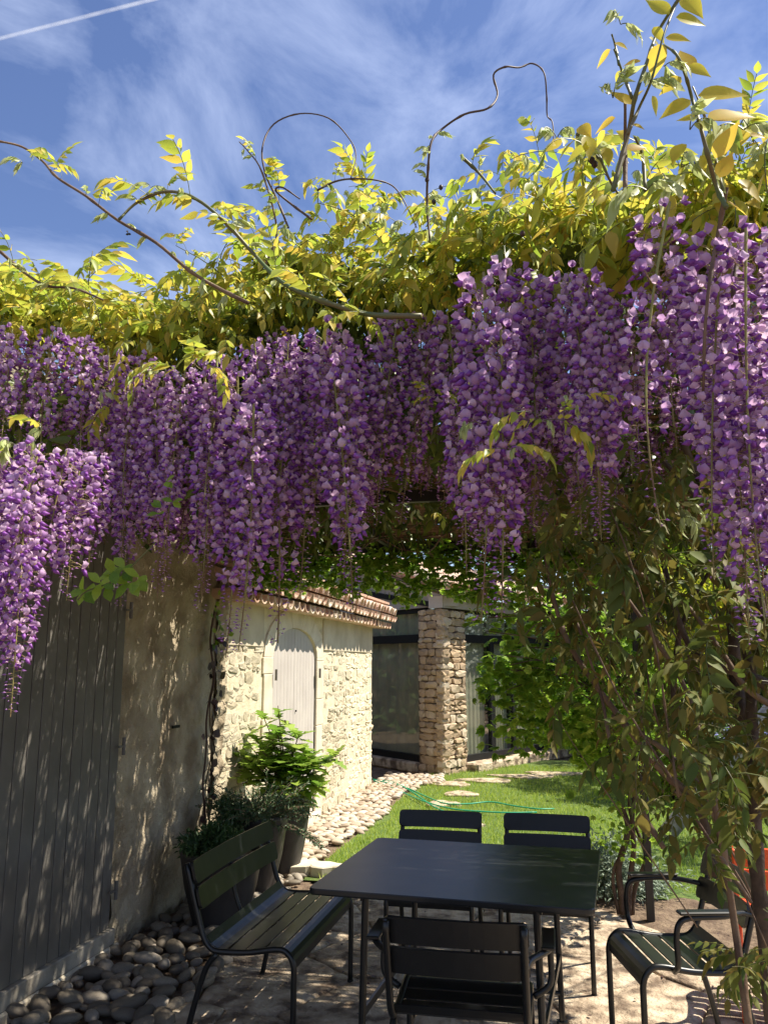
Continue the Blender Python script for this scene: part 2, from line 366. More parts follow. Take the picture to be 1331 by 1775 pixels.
def bud_tpl():
    P = tri_tube([(0, 0, 0), (.007, 0, .001), (.014, 0, 0)], [.0006] * 3, 3, 3)
    K = np.array([(.012, 0, 0), (.018, .003, 0), (.018, -.003, 0), (.018, 0, .003), (.018, 0, -.003), (.027, 0, -.002)])
    T = np.array([(0, 1, 3), (0, 3, 2), (0, 2, 4), (0, 4, 1), (5, 3, 1), (5, 2, 3), (5, 4, 2), (5, 1, 4)])
    return merge([P, (K, T, np.array([0, 1, 0, 1, 0, 1, 0, 1]))])
FL = [floret_tpl(i) for i in range(4)]; BUD = bud_tpl()
PM = [M['petal'], M['keel'], M['spot'], M['pedicel']]
FL_ME = [np_mesh('blossom', f[0], f[1], PM, f[2], True) for f in FL]; BUD_ME = np_mesh('flower_bud', BUD[0], BUD[1], PM, BUD[2])
def raceme_layout(Lr, seed, loose=0):
    """axis points and (kind, position, outward direction, scale) of every floret of a hanging raceme"""
    rg = np.random.RandomState(seed); n = int(Lr / (.0023 + .0020 * loose)); ax = []
    bx, by = rg.normal(size=2) * .03
    def A(t_): return np.array([bx * math.sin(t_ * 2.2) * Lr * 2, by * math.sin(t_ * 1.8) * Lr * 2, -Lr * t_])
    fl = []
    for i in range(n):
        t_ = .03 + .97 * (i / n) ** .93; ang = i * 2.39996 + rg.normal() * .25
        if rg.rand() < .10 + .45 * max(0, t_ - .72) / .28: continue
        body = 1.0 if t_ < .38 else max(.24, 1 - (t_ - .38) / .62 * .80)
        top = min(1, .7 + t_ * 2)
        kind = 'bud' if t_ > .76 or (t_ > .66 and rg.rand() < .5) else rg.randint(4)
        pl = np.array([math.cos(ang), math.sin(ang), (.35 - .8 * t_ if kind != 'bud' else .0) + rg.normal() * .15])
        off = (.020 + .018 * rg.rand()) * body * top * (.6 if kind != 'bud' else .25)
        p = A(t_) + pl / np.linalg.norm(pl) * off
        fl.append((kind, p, pl, (.84 if kind != 'bud' else .8) * (.72 + .28 * body) * rg.uniform(.78, 1.14), A(t_)))
    return [A(k / 10) for k in range(11)], fl
def raceme_stem_mesh(axp, fl, parts_only=False):
    parts = [tri_tube(axp, [.0026 - .0015 * k / 10 for k in range(11)], 4, 0)]
    for kind, p, d, s, a in fl[::1]:
        parts.append(tri_tube([a, p], [.0006, .0006], 3, 1))
    V, T, Mi = merge(parts); return np_mesh('raceme', V, T, [M['axis'], M['pedicel']], Mi)
def blossoms_mesh(fl):
    parts = []; U = np.array([[0, 0, 1.]])
    for k in (0, 1, 2, 3, 'bud'):
        sel = [f for f in fl if f[0] == k and type(f[0]) == type(k) or (k != 'bud' and f[0] != 'bud' and f[0] == k)]
        if not sel: continue
        P = np.array([f[1] for f in sel]); D = np.array([f[2] for f in sel]); S = np.array([f[3] for f in sel])
        Uv = U + nr.normal(size=P.shape) * .28
        parts.append(scatter(*(BUD if k == 'bud' else FL[k]), frames(D, Uv), P, S))
    V, T, Mi = merge(parts); return np_mesh('blossoms', V, T, PM, Mi, True)
RAC = {}
for L_ in (.22, .30, .38, .46, .54):
    for v in range(3):
        axp, fl = raceme_layout(L_, int(L_ * 100) * 7 + v, loose=(.5 if v == 2 else 0)); RAC[(L_, v)] = (raceme_stem_mesh(axp, fl), blossoms_mesh(fl))

# ============================================================ SETTING: ground
def grid_sheet(name, x0, x1, y0, y1, z, m, step=None, amp=0, f=1.0):
    nx = max(1, int((x1 - x0) / step)) if step else 1; ny = max(1, int((y1 - y0) / step)) if step else 1
    b = MB(); V = []
    for j in range(ny + 1):
        for i in range(nx + 1):
            x = x0 + (x1 - x0) * i / nx; y = y0 + (y1 - y0) * j / ny
            V.append((x, y, z + (amp * mnoise.fractal(Vector((x * f, y * f, 3)), 1, 2, 4) if amp else 0)))
    b.add(V, [(j * (nx + 1) + i, j * (nx + 1) + i + 1, (j + 1) * (nx + 1) + i + 1, (j + 1) * (nx + 1) + i) for j in range(ny) for i in range(nx)])
    return b.build(name, m, smooth=True, kind='structure')
grid_sheet('ground', -250, 250, -250, 350, -.06, M['earth'])
grid_sheet('lawn', -2.02, 7.0, 6.45, 15.0, -.02, M['lawnb'], step=.3, amp=.012)
grid_sheet('earth_bed', -2.02, 7.0, 5.5, 6.5, -.025, M['earth'], step=.06, amp=.03, f=3)
bed = grid_sheet('pebble_bed', -2.62, -1.95, 1.5, 12.6, -.035, M['earth'], step=.1, amp=.01)

# lawn grass
NG = 80000
gx = nr.uniform(-2.02, 3.6, NG); gy = 6.5 + 7.6 * nr.rand(NG) ** 1.25
edge = -2.0 + .10 * np.sin(gy * 2.3) + .05 * np.sin(gy * 7.1)
keep = (gx > edge) & ((gy > 6.75 + .14 * np.sin(gx * 5)) | (gx < -1.4))
gx, gy = gx[keep], gy[keep]; n = len(gx)
D = np.stack([nr.normal(size=n) * .35, nr.normal(size=n) * .35, np.ones(n)], 1)
U_ = unit(n); gs = nr.uniform(.022, .055, n)
gt = (np.array([(0, -.09, 0), (0, .09, 0), (1, .03, .15)], float), np.array([(0, 1, 2)]), np.array([0]))
V, T, Mi = scatter(*gt, frames(D, U_), np.stack([gx, gy, np.full(n, -.02)], 1), gs)
tag(link('grass', np_mesh('grass', V, T, M['grass'])), 'short sunlit green grass blades of the lawn', 'grass', kind='stuff')

# flagstones (voronoi cells of a jittered grid), each its own part of the patio
patio = grid_sheet('patio', -2.05, 7.0, 0.0, 6.35, -.03, M['earth'], step=.25, amp=.006)
seeds = []
for i in range(-6, 12):
    for j in range(-3, 13):
        seeds.append(Vector((i * .62 + rng.uniform(-.2, .2) + .31 * (j % 2), j * .62 + rng.uniform(-.2, .2), 0)))
def clip(poly, p, nrm):
    out = []
    for i in range(len(poly)):
        a, b = poly[i], poly[(i + 1) % len(poly)]; da, db = (a - p).dot(nrm), (b - p).dot(nrm)
        if da <= 0: out.append(a)
        if da * db < 0: out.append(a.lerp(b, da / (da - db)))
    return out
X0, X1, Y0, Y1 = -2.0, 3.4, 1.2, 6.42
for s0 in seeds:
    poly = [Vector(q) for q in ((X0, Y0, 0), (X1, Y0, 0), (X1, Y1, 0), (X0, Y1, 0))]
    for s1 in seeds:
        if s1 is not s0 and (s1 - s0).length < 2.2:
            nrm = (s1 - s0).normalized(); poly = clip(poly, (s0 + s1) / 2 - nrm * .005, nrm)
            if len(poly) < 3: break
    if len(poly) < 3: continue
    poly = clip(poly, Vector((-1.86, 3.0, 0)), Vector((-1, 0, 0)))
    poly = clip(poly, Vector((.2, 6.0, 0)), Vector((.75, .66, 0)).normalized()) if len(poly) > 2 else poly
    if len(poly) < 3: continue
    c = sum(poly, Vector()) / len(poly)
    if c.x > 2.9 or c.y < 1.4: continue
    # wobble the outline, three points a side
    ring = []
    for i in range(len(poly)):
        a, b = poly[i], poly[(i + 1) % len(poly)]; k = max(1, int((b - a).length / .09))
        for q in range(k): ring.append(a.lerp(b, q / k))
    h = rng.uniform(.0, .010); b = MB(); V = []; nrg = len(ring)
    for lay, (fr, z) in enumerate([(1.0, -.05), (1.0, -.006), (.95, .002), (.7, .004), (.4, .003)]):
        for p in ring:
            q = c + (p - c) * fr; wob = .014 * mnoise.noise(Vector((p.x * 9, p.y * 9, 1)))
            dq = (p - c).normalized() * wob
            V.append((q.x + dq.x, q.y + dq.y, z + h + .012 * mnoise.fractal(Vector((q.x * 4, q.y * 4, 0)), 1, 2, 3)))
    V.append((c.x, c.y, h + .005)); Fc = []
    for lay in range(4):
        for i in range(nrg):
            j = (i + 1) % nrg; Fc.append((lay * nrg + i, lay * nrg + j, (lay + 1) * nrg + j, (lay + 1) * nrg + i))
    Fc += [(4 * nrg + i, 4 * nrg + (i + 1) % nrg, 5 * nrg) for i in range(nrg)]
    b.add(V, Fc); b.build('paving_stone', M['slab'], patio, smooth=True)

# pebbles
def pebble_mesh(seed):
    rg = random.Random(seed); bm = bmesh.new(); bmesh.ops.create_icosphere(bm, subdivisions=2, radius=1)
    off = Vector((seed * 3.1, 1, 2))
    for v in bm.verts: v.co *= 1 + .22 * mnoise.noise(v.co * .9 + off)
    me = bpy.data.meshes.new('pebble'); bm.to_mesh(me); bm.free(); me.polygons.foreach_set('use_smooth', [True] * len(me.polygons)); return me
PEB = [pebble_mesh(i) for i in range(6)]; PEBD = [m_.copy() for m_ in PEB]
for m_ in PEB: m_.materials.append(M['pebble'])
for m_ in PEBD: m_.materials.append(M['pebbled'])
cells = []
y = 6.6
while y < 12.5:
    x = -2.57
    while x < (-2.02 + .09 * math.sin(y * 2.3) + (.25 if y > 11.6 else 0)):
        cells.append((x + rng.uniform(-.02, .02), y + rng.uniform(-.02, .02), 'l')); x += .093
    y += .066
far = cells[300:]; near = cells[:300]
def peb(o_scale=1):
    return (rng.uniform(.045, .062) * o_scale, rng.uniform(.032, .044) * o_scale, rng.uniform(.020, .030) * o_scale)
for x, y, k in near:
    link('pebble', rng.choice(PEB), bed, (x, y, rng.uniform(-.012, .01)), (rng.uniform(-.25, .25), rng.uniform(-.25, .25), rng.gauss(0, .5)), peb(), None)
ico = PEB[0]; pv = np.array([v.co[:] for v in ico.vertices]); pt = np.array([p.vertices[:] for p in ico.polygons])
n = len(far); an = nr.normal(size=n) * .5; D = np.stack([np.cos(an), np.sin(an), nr.normal(size=n) * .15], 1)
P_ = np.array([(a, b, -.002) for a, b, _ in far]) + nr.normal(size=(n, 3)) * [.01, .01, .006]; S_ = np.array([peb() for _ in far])
V, T, Mi = scatter(pv, pt, np.zeros(len(pt), int), frames(D, np.tile([[0, 0, 1.]], (n, 1))), P_, S_)
link('pebbles', np_mesh('pebbles', V, T, M['pebble'], smooth=True), bed, kind='stuff')
big = []; tries = 0
while len(big) < 280 and tries < 9000:
    tries += 1; x = rng.uniform(-2.56, -1.80); y = rng.uniform(2.9, 6.5)
    if y > 5.3 and x > -2.0: continue
    s = rng.uniform(.032, .08) * (1 if y < 5 else .8)
    if all((x - a) ** 2 + (y - b) ** 2 > (.62 * (s + c)) ** 2 for a, b, c in big): big.append((x, y, s))
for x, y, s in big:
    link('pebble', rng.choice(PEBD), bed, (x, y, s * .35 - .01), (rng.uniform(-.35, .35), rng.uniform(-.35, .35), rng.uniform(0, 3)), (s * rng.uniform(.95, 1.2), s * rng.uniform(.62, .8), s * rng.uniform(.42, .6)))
# stepping stones in the lawn
def flat_stone(name, p, rx, ry, m, parent, seed=0, th=.05, z=0):
    rg = random.Random(seed); b = MB(); n = 11; V = []
    for fr, zz in ((1, -th), (1, -.008), (.9, 0), (.5, .002)):
        for i in range(n):
            a = 2 * math.pi * i / n; w = 1 + .18 * math.sin(a * 3 + seed) + .1 * math.sin(a * 5 + seed * 2)
            V.append((p.x + rx * fr * w * math.cos(a), p.y + ry * fr * w * math.sin(a), z + zz + .004 * math.sin(a * 2 + seed)))
    V.append((p.x, p.y, z + .001)); Fc = [(l * n + i, l * n + (i + 1) % n, (l + 1) * n + (i + 1) % n, (l + 1) * n + i) for l in range(3) for i in range(n)] + [(3 * n + i, 3 * n + (i + 1) % n, 4 * n) for i in range(n)]
    return b.add(V, Fc).build(name, m, parent)
spath = link('stepping_path', None, kind='structure')
for k, (px, py, rx, ry) in enumerate([(790, 1448, .20, .17), (805, 1428, .17, .15), (768, 1392, .2, .2), (800, 1375, .22, .2), (785, 1358, .25, .22), (840, 1352, .4, .2), (905, 1345, .45, .2), (960, 1340, .45, .2)]):
    flat_stone('stepping_stone', ongr(px, py), rx, ry, M['slab'], spath, k, z=.006)
for k, (px, py, rx, ry) in enumerate([(520, 1508, .2, .12), (570, 1512, .16, .1)]):
    flat_stone('edge_stone', ongr(px, py), rx, ry, M['dressed'], spath, 20 + k, z=.06, th=.1)

# ============================================================ BARN on the left: gate and lime wall
barn = thing('stone_barn', 'shaded lime-rendered stone barn wall with a tall grey plank gate', 'building', (-2.6, 4.6, 0))
def B(v): return (v[0] + 2.6, v[1] - 4.6, v[2])
def rough_wall(name, y0, y1, z0, z1, xf, thick, m, parent, O, amp=.02, step=.035, f=5, bulge=None):
    ny = int((y1 - y0) / step); nz = int((z1 - z0) / step); V = []
    for j in range(nz + 1):
        for i in range(ny + 1):
            yy = y0 + (y1 - y0) * i / ny; zz = z0 + (z1 - z0) * j / nz
            d = amp * mnoise.fractal(Vector((yy * f, zz * f * 1.3, 7)), .9, 2, 5) + amp * .7 * mnoise.voronoi(Vector((yy * 5, zz * 8, 1)))[0][0]
            V.append((xf + d - O[0], yy - O[1], zz - O[2]))
    Fc = [(j * (ny + 1) + i, j * (ny + 1) + i + 1, (j + 1) * (ny + 1) + i + 1, (j + 1) * (ny + 1) + i) for j in range(nz) for i in range(ny)]
    b = MB().add(V, Fc)
    b.box((xf - thick / 2 - .02 - O[0], (y0 + y1) / 2 - O[1], (z0 + z1) / 2 - O[2]), (thick, y1 - y0, z1 - z0))
    return b.build(name, m, parent, smooth=True)
OB = (-2.6, 4.6, 0)
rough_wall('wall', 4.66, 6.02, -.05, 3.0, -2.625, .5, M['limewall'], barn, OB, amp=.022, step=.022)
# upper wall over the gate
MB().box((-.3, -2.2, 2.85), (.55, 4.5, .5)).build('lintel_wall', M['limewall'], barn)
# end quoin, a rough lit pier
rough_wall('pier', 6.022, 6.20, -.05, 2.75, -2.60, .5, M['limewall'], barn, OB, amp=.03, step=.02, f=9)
gate = link('plank_gate', None, barn)
y = 4.64; k = 0
while y > 1.6:
    w = .098
    MB().box((-.01 + rng.uniform(-.0015, .0015), y - w / 2 - 4.6, 1.35), (.03, w - .007, 2.46), bev=.002).build('plank', M['gate'], gate); y -= w; k += 1
MB().box((-.035, -1.5, 1.35), (.012, 3.08, 2.46)).build('backing_board', M['steel'], gate)
MB().box((.0, -1.5, .075), (.07, 3.12, .085), bev=.006).build('bottom_rail', M['sill'], gate)
MB().box((-.02, -1.5, -.0), (.13, 3.2, .065), bev=.01).build('threshold', M['dressed'], barn)
for z in (.32, 1.12, 1.92):
    hb = MB().box((.028, .03, z), (.012, .07, .012)); hb.tube([(.03, .052, z - .05), (.03, .052, z + .05)], .011, 8); hb.build('hinge', M['gate'], barn)
MB().box((.006, .0, 1.18), (.012, .10, .018), X=Matrix.Translation((0, .78, 0))).build('wall_slot', M['steel'], barn)
# wall tie wires with a climbing vine
tr = thing('wall_climber', 'dead-looking vine with dark round leaves on wires at the barn wall corner', 'climbing plant', (-2.55, 5.85, 0))
def TL(p): return (p[0] + 2.55, p[1] - 5.85, p[2])
ps = []
for i in range(13): ps.append(TL((-2.54 + .012 * math.sin(i), 5.83 - .10 * (1 - i / 12) + .03 * math.sin(i * 1.7), .35 + i * .14)))
MB().tube(smoothpath(ps, 3), .007, 6).build('stem', M['tendril'], tr, smooth=True)
ps2 = [(p[0] + .01, p[1] + .04 * math.sin(p[2] * 7 + 1) + .03, p[2]) for p in ps[:-2]]
MB().tube(smoothpath(ps2, 3), .004, 5).build('stem', M['tendril'], tr, smooth=True)
for z, l in ((.55, .5), (.84, .62), (1.07, .55), (1.32, .5), (1.52, .62), (1.70, .55)):
    b = MB(); zz = [TL((-2.53, 5.72 + l * q / 12, z + .012 * math.sin(q * 2.1) + .02 * math.sin(q * .5))) for q in range(13)]
    b.tube(zz, .0028, 4).build('wire', M['tendril'], tr)
for k in range(46):
    z = rng.uniform(.4, 1.95); y = 5.80 + rng.gauss(0, .07) + (.12 if rng.random() < .2 else 0); d = (rng.gauss(.6, .3), rng.gauss(0, 1), rng.gauss(-.2, .8)); 
    if k == 0:
        W = leaf_tpl(w=.46, n=5, peak=.45); LR = np_mesh('round_leaf', W[0], W[1], M['brownleaf'])
    place('round_leaf', LR, tr, TL((-2.53 + rng.uniform(0, .03), y, z)), d, rng.uniform(.045, .075), (1, rng.gauss(0, .3), .2))
for k in range(26):
    z = rng.uniform(1.72, 2.15); y = 5.80 + rng.gauss(0, .07)
    if k == 0:
        W = leaf_tpl(w=.4, n=5, peak=.45); LG = np_mesh('leaf', W[0], W[1], M['creeper'])
    place('leaf', LG, tr, TL((-2.50, y, z)), (rng.gauss(.4, .3), rng.gauss(0, 1), rng.gauss(-.2, .8)), rng.uniform(.03, .055), (1, 0, .4))

# ============================================================ HOUSE with arched door
house = thing('stone_house', 'sunlit cream rubble house with an arched taupe door and clay tile eaves', 'building', (-2.6, 9, 0))
OH = (-2.6, 9, 0)
HY0, HY1, HZ = 6.2, 11.4, 2.12
DY0, DY1, DZ = 7.32, 8.72, 1.66   # door opening, springing height
DR = (DY1 - DY0) / 2
def in_door(y, z, mg=0):
    if z <= DZ: return DY0 - mg < y < DY1 + mg
    return ((y - (DY0 + DY1) / 2) ** 2 + ((z - DZ) / .29 * DR) ** 2) < (DR + mg) ** 2
ARC_H = .29
# wall body as boxes around the opening, then an infill over the arch
b = MB()
def HB(y0, y1, z0, z1, x0=-3.1, x1=-2.62): b.box(((x0 + x1) / 2 + 2.6, (y0 + y1) / 2 - 9, (z0 + z1) / 2), (x1 - x0, y1 - y0, z1 - z0))
HB(HY0, DY0, -.1, HZ + .1); HB(DY1, HY1, -.1, HZ + .1)
arc = [(DY0 + DR - DR * math.cos(math.pi * k / 16), DZ + ARC_H * math.sin(math.pi * k / 16)) for k in range(17)]
for k in range(16):
    (ya, za), (yb, zb) = arc[k], arc[k + 1]; V = []
    for xx in (-3.1, -2.62): V += [(xx + 2.6, ya - 9, za), (xx + 2.6, yb - 9, zb), (xx + 2.6, yb - 9, HZ + .1), (xx + 2.6, ya - 9, HZ + .1)]
    b.add(V, [(4, 5, 6, 7), (3, 2, 1, 0), (0, 1, 5, 4)])
b.build('wall', M['mortar'], house)
MB().box((-2.3, 0, 1.15), (3.55, 5.18, 2.45)).build('rear_wall', M['stone'], house)
# plaster band under the eaves, 4 mm proud
for (y0, y1) in ((HY0 + .01, DY0 - .25), (DY1 + .25, HY1 - .01)):
    MB().box((-.013, (y0 + y1) / 2 - 9, 1.96), (.018, y1 - y0, .42)).build('plaster_band', M['plaster'], house)
# dressed surround of the door: jamb blocks and arch voussoirs
for side, (ya, yb) in (('a', (DY0 - .22, DY0)), ('b', (DY1, DY1 + .22))):
    z = .0
    while z < DZ - .02:
        h = min(rng.uniform(.26, .40), DZ - z); e = rng.uniform(-.03, .05)
        y0, y1 = (ya - e, yb) if side == 'a' else (ya, yb + e)
        MB().box((-.024, (y0 + y1) / 2 - 9, z + h / 2), (.05, y1 - y0, h - .004), bev=.006).build('jamb_stone', M['dressed'], house); z += h
for k in range(7):
    a0, a1 = math.pi * k / 7 + .004, math.pi * (k + 1) / 7 - .004; V = []
    for xx in (-.04, -.001):
        for a in (a0, (a0 + a1) / 2, a1):
            for rr in (0, .24): V.append((xx, DY0 + DR - (DR + rr) * math.cos(a) - 9, DZ + (ARC_H + rr * .8) * math.sin(a)))
    MB().add(V, [(6, 7, 9, 8), (8, 9, 11, 10), (0, 2, 3, 1), (2, 4, 5, 3), (0, 6, 8, 2), (2, 8, 10, 4), (1, 3, 9, 7), (3, 5, 11, 9), (0, 1, 7, 6), (4, 10, 11, 5)]).build('arch_stone', M['dressed'], house)
# door of vertical boards in two leaves
door = link('arched_door', None, house)
nb = 14; w = (DY1 - DY0) / nb
for k in range(nb):
    ya = DY0 + k * w + .0014 + (.004 if k == 7 else 0); yb = DY0 + (k + 1) * w - .0014
    zt = [DZ + ARC_H * math.sqrt(max(0, 1 - ((yy - DY0 - DR) / DR) ** 2)) - .005 for yy in (ya, yb)]
    V = []
    for xx in (-.06, -.03): V += [(xx, ya - 9, .09), (xx, yb - 9, .09), (xx, yb - 9, zt[1]), (xx, ya - 9, zt[0])]
    MB().add(V, [(3, 2, 1, 0), (4, 5, 6, 7), (0, 1, 5, 4), (1, 2, 6, 5), (2, 3, 7, 6), (3, 0, 4, 7)]).build('board', M['door'], door)
b = MB(); b.box((-.07, DY0 + DR - 9, .8), (.012, DR * 2, 1.6)); b.build('door_back', M['steel'], door)
for z in (.55, 1.5):
    for yy in (DY0 + .0, DY1 - .0): MB().tube([(.03, yy - 9, z - .05), (.03, yy - 9, z + .05)], .013, 8).build('hinge', M['gate'], door)
MB().box((-.02, DY0 + DR - 9, .045), (.13, DR * 2 + .1, .085), bev=.01).build('door_sill', M['dressed'], house)
MB().box((-.026, DY0 + DR + .06 - 9, 1.14), (.02, .016, .016)).build('door_knob', M['steel'], door)
# rubble stones in courses
def stone_mesh(seed, m, dep=1.0):
    rg = random.Random(seed); V = []
    def ringp(x, s):
        out = []
        for yy, zz in ((-1, -.6), (-.6, -1), (.6, -1), (1, -.6), (1, .6), (.6, 1), (-.6, 1), (-1, .6)):
            out.append((x + rg.uniform(-.16, .1) * (x > .2), (yy + rg.uniform(-.22, .12)) * s * .5, (zz + rg.uniform(-.22, .12)) * s * .5))
        return out
    V = ringp(-.5, 1.0) + ringp(.25, 1.0) + ringp(.5, .88)
    V.append((.52 + rg.uniform(-.05, .12), rg.uniform(-.1, .1), rg.uniform(-.1, .1)))
    Fc = [(l * 8 + i, l * 8 + (i + 1) % 8, (l + 1) * 8 + (i + 1) % 8, (l + 1) * 8 + i) for l in range(2) for i in range(8)] + [(16 + i, 16 + (i + 1) % 8, 24) for i in range(8)]
    return MB().add(V, Fc).mesh('stone', m, smooth=False)
STN = [stone_mesh(i, M['stone']) for i in range(10)]; STP = [stone_mesh(30 + i, M['pstone']) for i in range(10)]
lst = []; z = 0.0
while z < 1.97:
    h = rng.choice((.04, .055, .065, .08, .10, .125)); y = HY0 + .01 + rng.uniform(-.05, 0)
    while y < HY1 - .01:
        w = rng.uniform(.07, .27) ; yb = min(y + w, HY1 - .005); yc, zc = (y + yb) / 2, z + h / 2
        y = yb
        if yb - yc < .02: continue
        if zc > 1.75 and rng.random() < .45: continue
        if in_door(yc - w * .4, zc, .24) or in_door(yc + w * .4, zc, .24): continue
        lst.append((yc, zc, w, h))
    z += h
lst.sort(key=lambda q: q[0]); rest = []
for k, (yc, zc, w, h) in enumerate(lst):
    me = rng.choice(STN); dx = rng.uniform(-.004, .013); zc += rng.uniform(-.012, .012)
    M4 = Matrix.Translation((-.02 + dx - .03, yc - 9, zc)) @ Matrix.Rotation(rng.gauss(0, .06), 4, 'X') @ Matrix.Diagonal((.06, w * .97, h * .97, 1))
    if k < 300: o = link('stone', me, house); o.matrix_basis = M4
    else: rest.append((me, M4))
b = MB()
for me, M4 in rest: b.add([v.co for v in me.vertices], [p.vertices[:] for p in me.polygons], 0, M4)
b.build('rubble_stones', M['stone'], house, kind='stuff')
# clay roof: cover tiles in rows, and a corbelled course below
def tile_mesh(Lt=.42, r0=.088, r1=.070, up=True, th=.012):
    n = 8; V = []; 
    for (x, r) in ((0, r0), (-Lt, r1)):
        for rr in (r, r - th):
            for i in range(n + 1):
                a = math.pi * i / n; V.append((x, rr * math.cos(a), (rr * math.sin(a)) * (1 if up else -1)))
    m = n + 1; Fc = []
    for i in range(n):
        Fc += [(i, i + 1, 2 * m + i + 1, 2 * m + i), (m + i + 1, m + i, 3 * m + i, 3 * m + i + 1), (i + 1, i, m + i, m + i + 1), (2 * m + i, 2 * m + i + 1, 3 * m + i + 1, 3 * m + i)]
    Fc += [(0, 2 * m, 3 * m, m), (n, m + n, 3 * m + n, 2 * m + n)]
    return MB().add(V, Fc).mesh('tile', M['tile'], smooth=False)
TC, TV = tile_mesh(up=True), tile_mesh(up=False, r0=.082, r1=.066)
roof = link('tile_roof', None, house)
slope = R(17); y = 5.95; cnt = 0
while y < 11.7:
    for rr in range(2):
        d = .34 * rr
        for me, dy, dz in ((TC, 0, .045), (TV, .095, .02)):
            o = link('tile', me, roof, (.27 - d * math.cos(slope) + rng.uniform(-.012, .012), y + dy - 9, 2.235 + d * math.sin(slope) + dz + rng.uniform(-.004, .004)), (rng.uniform(-.03, .03), slope, rng.uniform(-.03, .03))); cnt += 1
    y += .19
MB().box((-.20, 0, 2.165), (.62, 6.0, .025)).build('soffit', M['dressed'], roof)
y = 6.0
while y < 11.75:
    link('corbel_tile', TV, roof, (.20, y - 9, 2.185 - .03 + .01), (0, 0, 0)); y += .17
MB().box((-.9, 0.0, 2.47), (2.0, 6.1, .03), X=Matrix.Rotation(0, 4, 'Y')).add([(-.05, -3.05, 2.24), (-.05, 3.05, 2.24), (-2.0, 3.05, 2.84), (-2.0, -3.05, 2.84)], [(0, 1, 2, 3)]).build('roof_deck', M['tile'], house)


# ============================================================ GLAZED BUILDING with the stone pillar
PC = Vector((-1.80, 12.62, 0)); dL = Vector((-.73, .683, 0)).normalized(); dR = Vector((.45, .893, 0)).normalized()
annex = thing('glazed_house', 'glazed garden house with dark steel frames, a dry-stone corner pillar and tiled eaves', 'building', tuple(PC))
pil = link('stone_pillar', None, annex)
nL = Vector((-dL.y, dL.x, 0)); nL = nL if nL.y < 0 else -nL
nR = Vector((dR.y, -dR.x, 0))
PWL, PWR, PHT = .60, .62, 2.42
b = MB(); q = [Vector(), dL * PWL, dL * PWL + dR * PWR, dR * PWR]; ins = -(nL + nR) * .05
V = [p + ins for p in q] + [p + ins + Vector((0, 0, PHT)) for p in q]
b.add(V, [(0, 3, 2, 1), (4, 5, 6, 7), (0, 1, 5, 4), (1, 2, 6, 5), (2, 3, 7, 6), (3, 0, 4, 7)]).build('mortar_core', M['earth'], pil)
for dd, nn, W in ((dL, nL, PWL), (dR, nR, PWR)):
    Rm = Matrix([[nn.x, dd.x, 0], [nn.y, dd.y, 0], [0, 0, 1]]).to_4x4()
    z = -.06
    while z < PHT - .02:
        h = min(rng.choice((.055, .075, .09, .11, .13)), PHT - z + .02); u = 0
        while u < W - .02:
            w = min(rng.uniform(.10, .34), W - u)
            if W - u - w < .07: w = W - u
            M4 = Matrix.Translation(dd * (u + w / 2) + Vector((0, 0, z + h / 2)) + nn * (rng.uniform(-.012, .014) - .05)) @ Rm @ Matrix.Diagonal((.13, w * .98, h * .965, 1))
            o = link('stone', rng.choice(STP), pil); o.matrix_basis = M4; u += w
        z += h
def facade_box(name, dd, nn, u0, u1, z0, z1, th, off, m, parent=annex, bev=0):
    c = dd * ((u0 + u1) / 2) + nn * off; b = MB(); ang = math.atan2(dd.y, dd.x)
    return b.box((c.x, c.y, (z0 + z1) / 2), (abs(u1 - u0), th, z1 - z0), rz=ang, bev=bev).build(name, m, parent)
for dd, nn, W0, wins in ((dL, nL, PWL, [(.5, 2.7), (2.75, 4.8)]), (dR, nR, PWR, [(.52, 1.55), (1.55, 2.25), (2.25, 3.6), (3.6, 5.0), (5.0, 6.6)])):
    for k, (u0, u1) in enumerate(wins):
        wn = link('window', None, annex)
        for nm, a0, a1, z0, z1 in (('frame_bottom', u0, u1, .10, .20), ('transom', u0, u1, 1.93, 2.06), ('frame_top', u0, u1, 2.40, 2.47)):
            facade_box('frame_rail', dd, nn, a0, a1, z0, z1, .07, -.12, M['steel'], wn)
        for a in (u0 + .03, u1 - .03): facade_box('frame_post', dd, nn, a - .03, a + .03, .2, 1.93, .066, -.12, M['steel'], wn)
        facade_box('pane', dd, nn, u0 + .06, u1 - .06, .2, 1.93, .008, -.125, M['glass'], wn)
        facade_box('transom_pane', dd, nn, u0 + .01, u1 - .01, 2.06, 2.40, .008, -.125, M['glass'], wn)
        b = MB(); nu = 40; V = []
        for i in range(nu + 1):
            uu = u0 + .05 + (u1 - u0 - .1) * i / nu; p = dd * uu + nn * (-.22 + .015 * math.sin(i * 1.25))
            V += [(p.x, p.y, .16), (p.x, p.y, 2.45)]
        b.add(V, [(2 * i, 2 * i + 2, 2 * i + 3, 2 * i + 1) for i in range(nu)]).build('curtain', M['curtain'], wn, smooth=True)
facade_box('step', dL, nL, .62, 5.5, -.05, .10, .5, -.2, M['slab'], bev=.02)
facade_box('step', dR, nR, .64, 8.5, -.05, .10, .6, -.12, M['slab'], bev=.02)
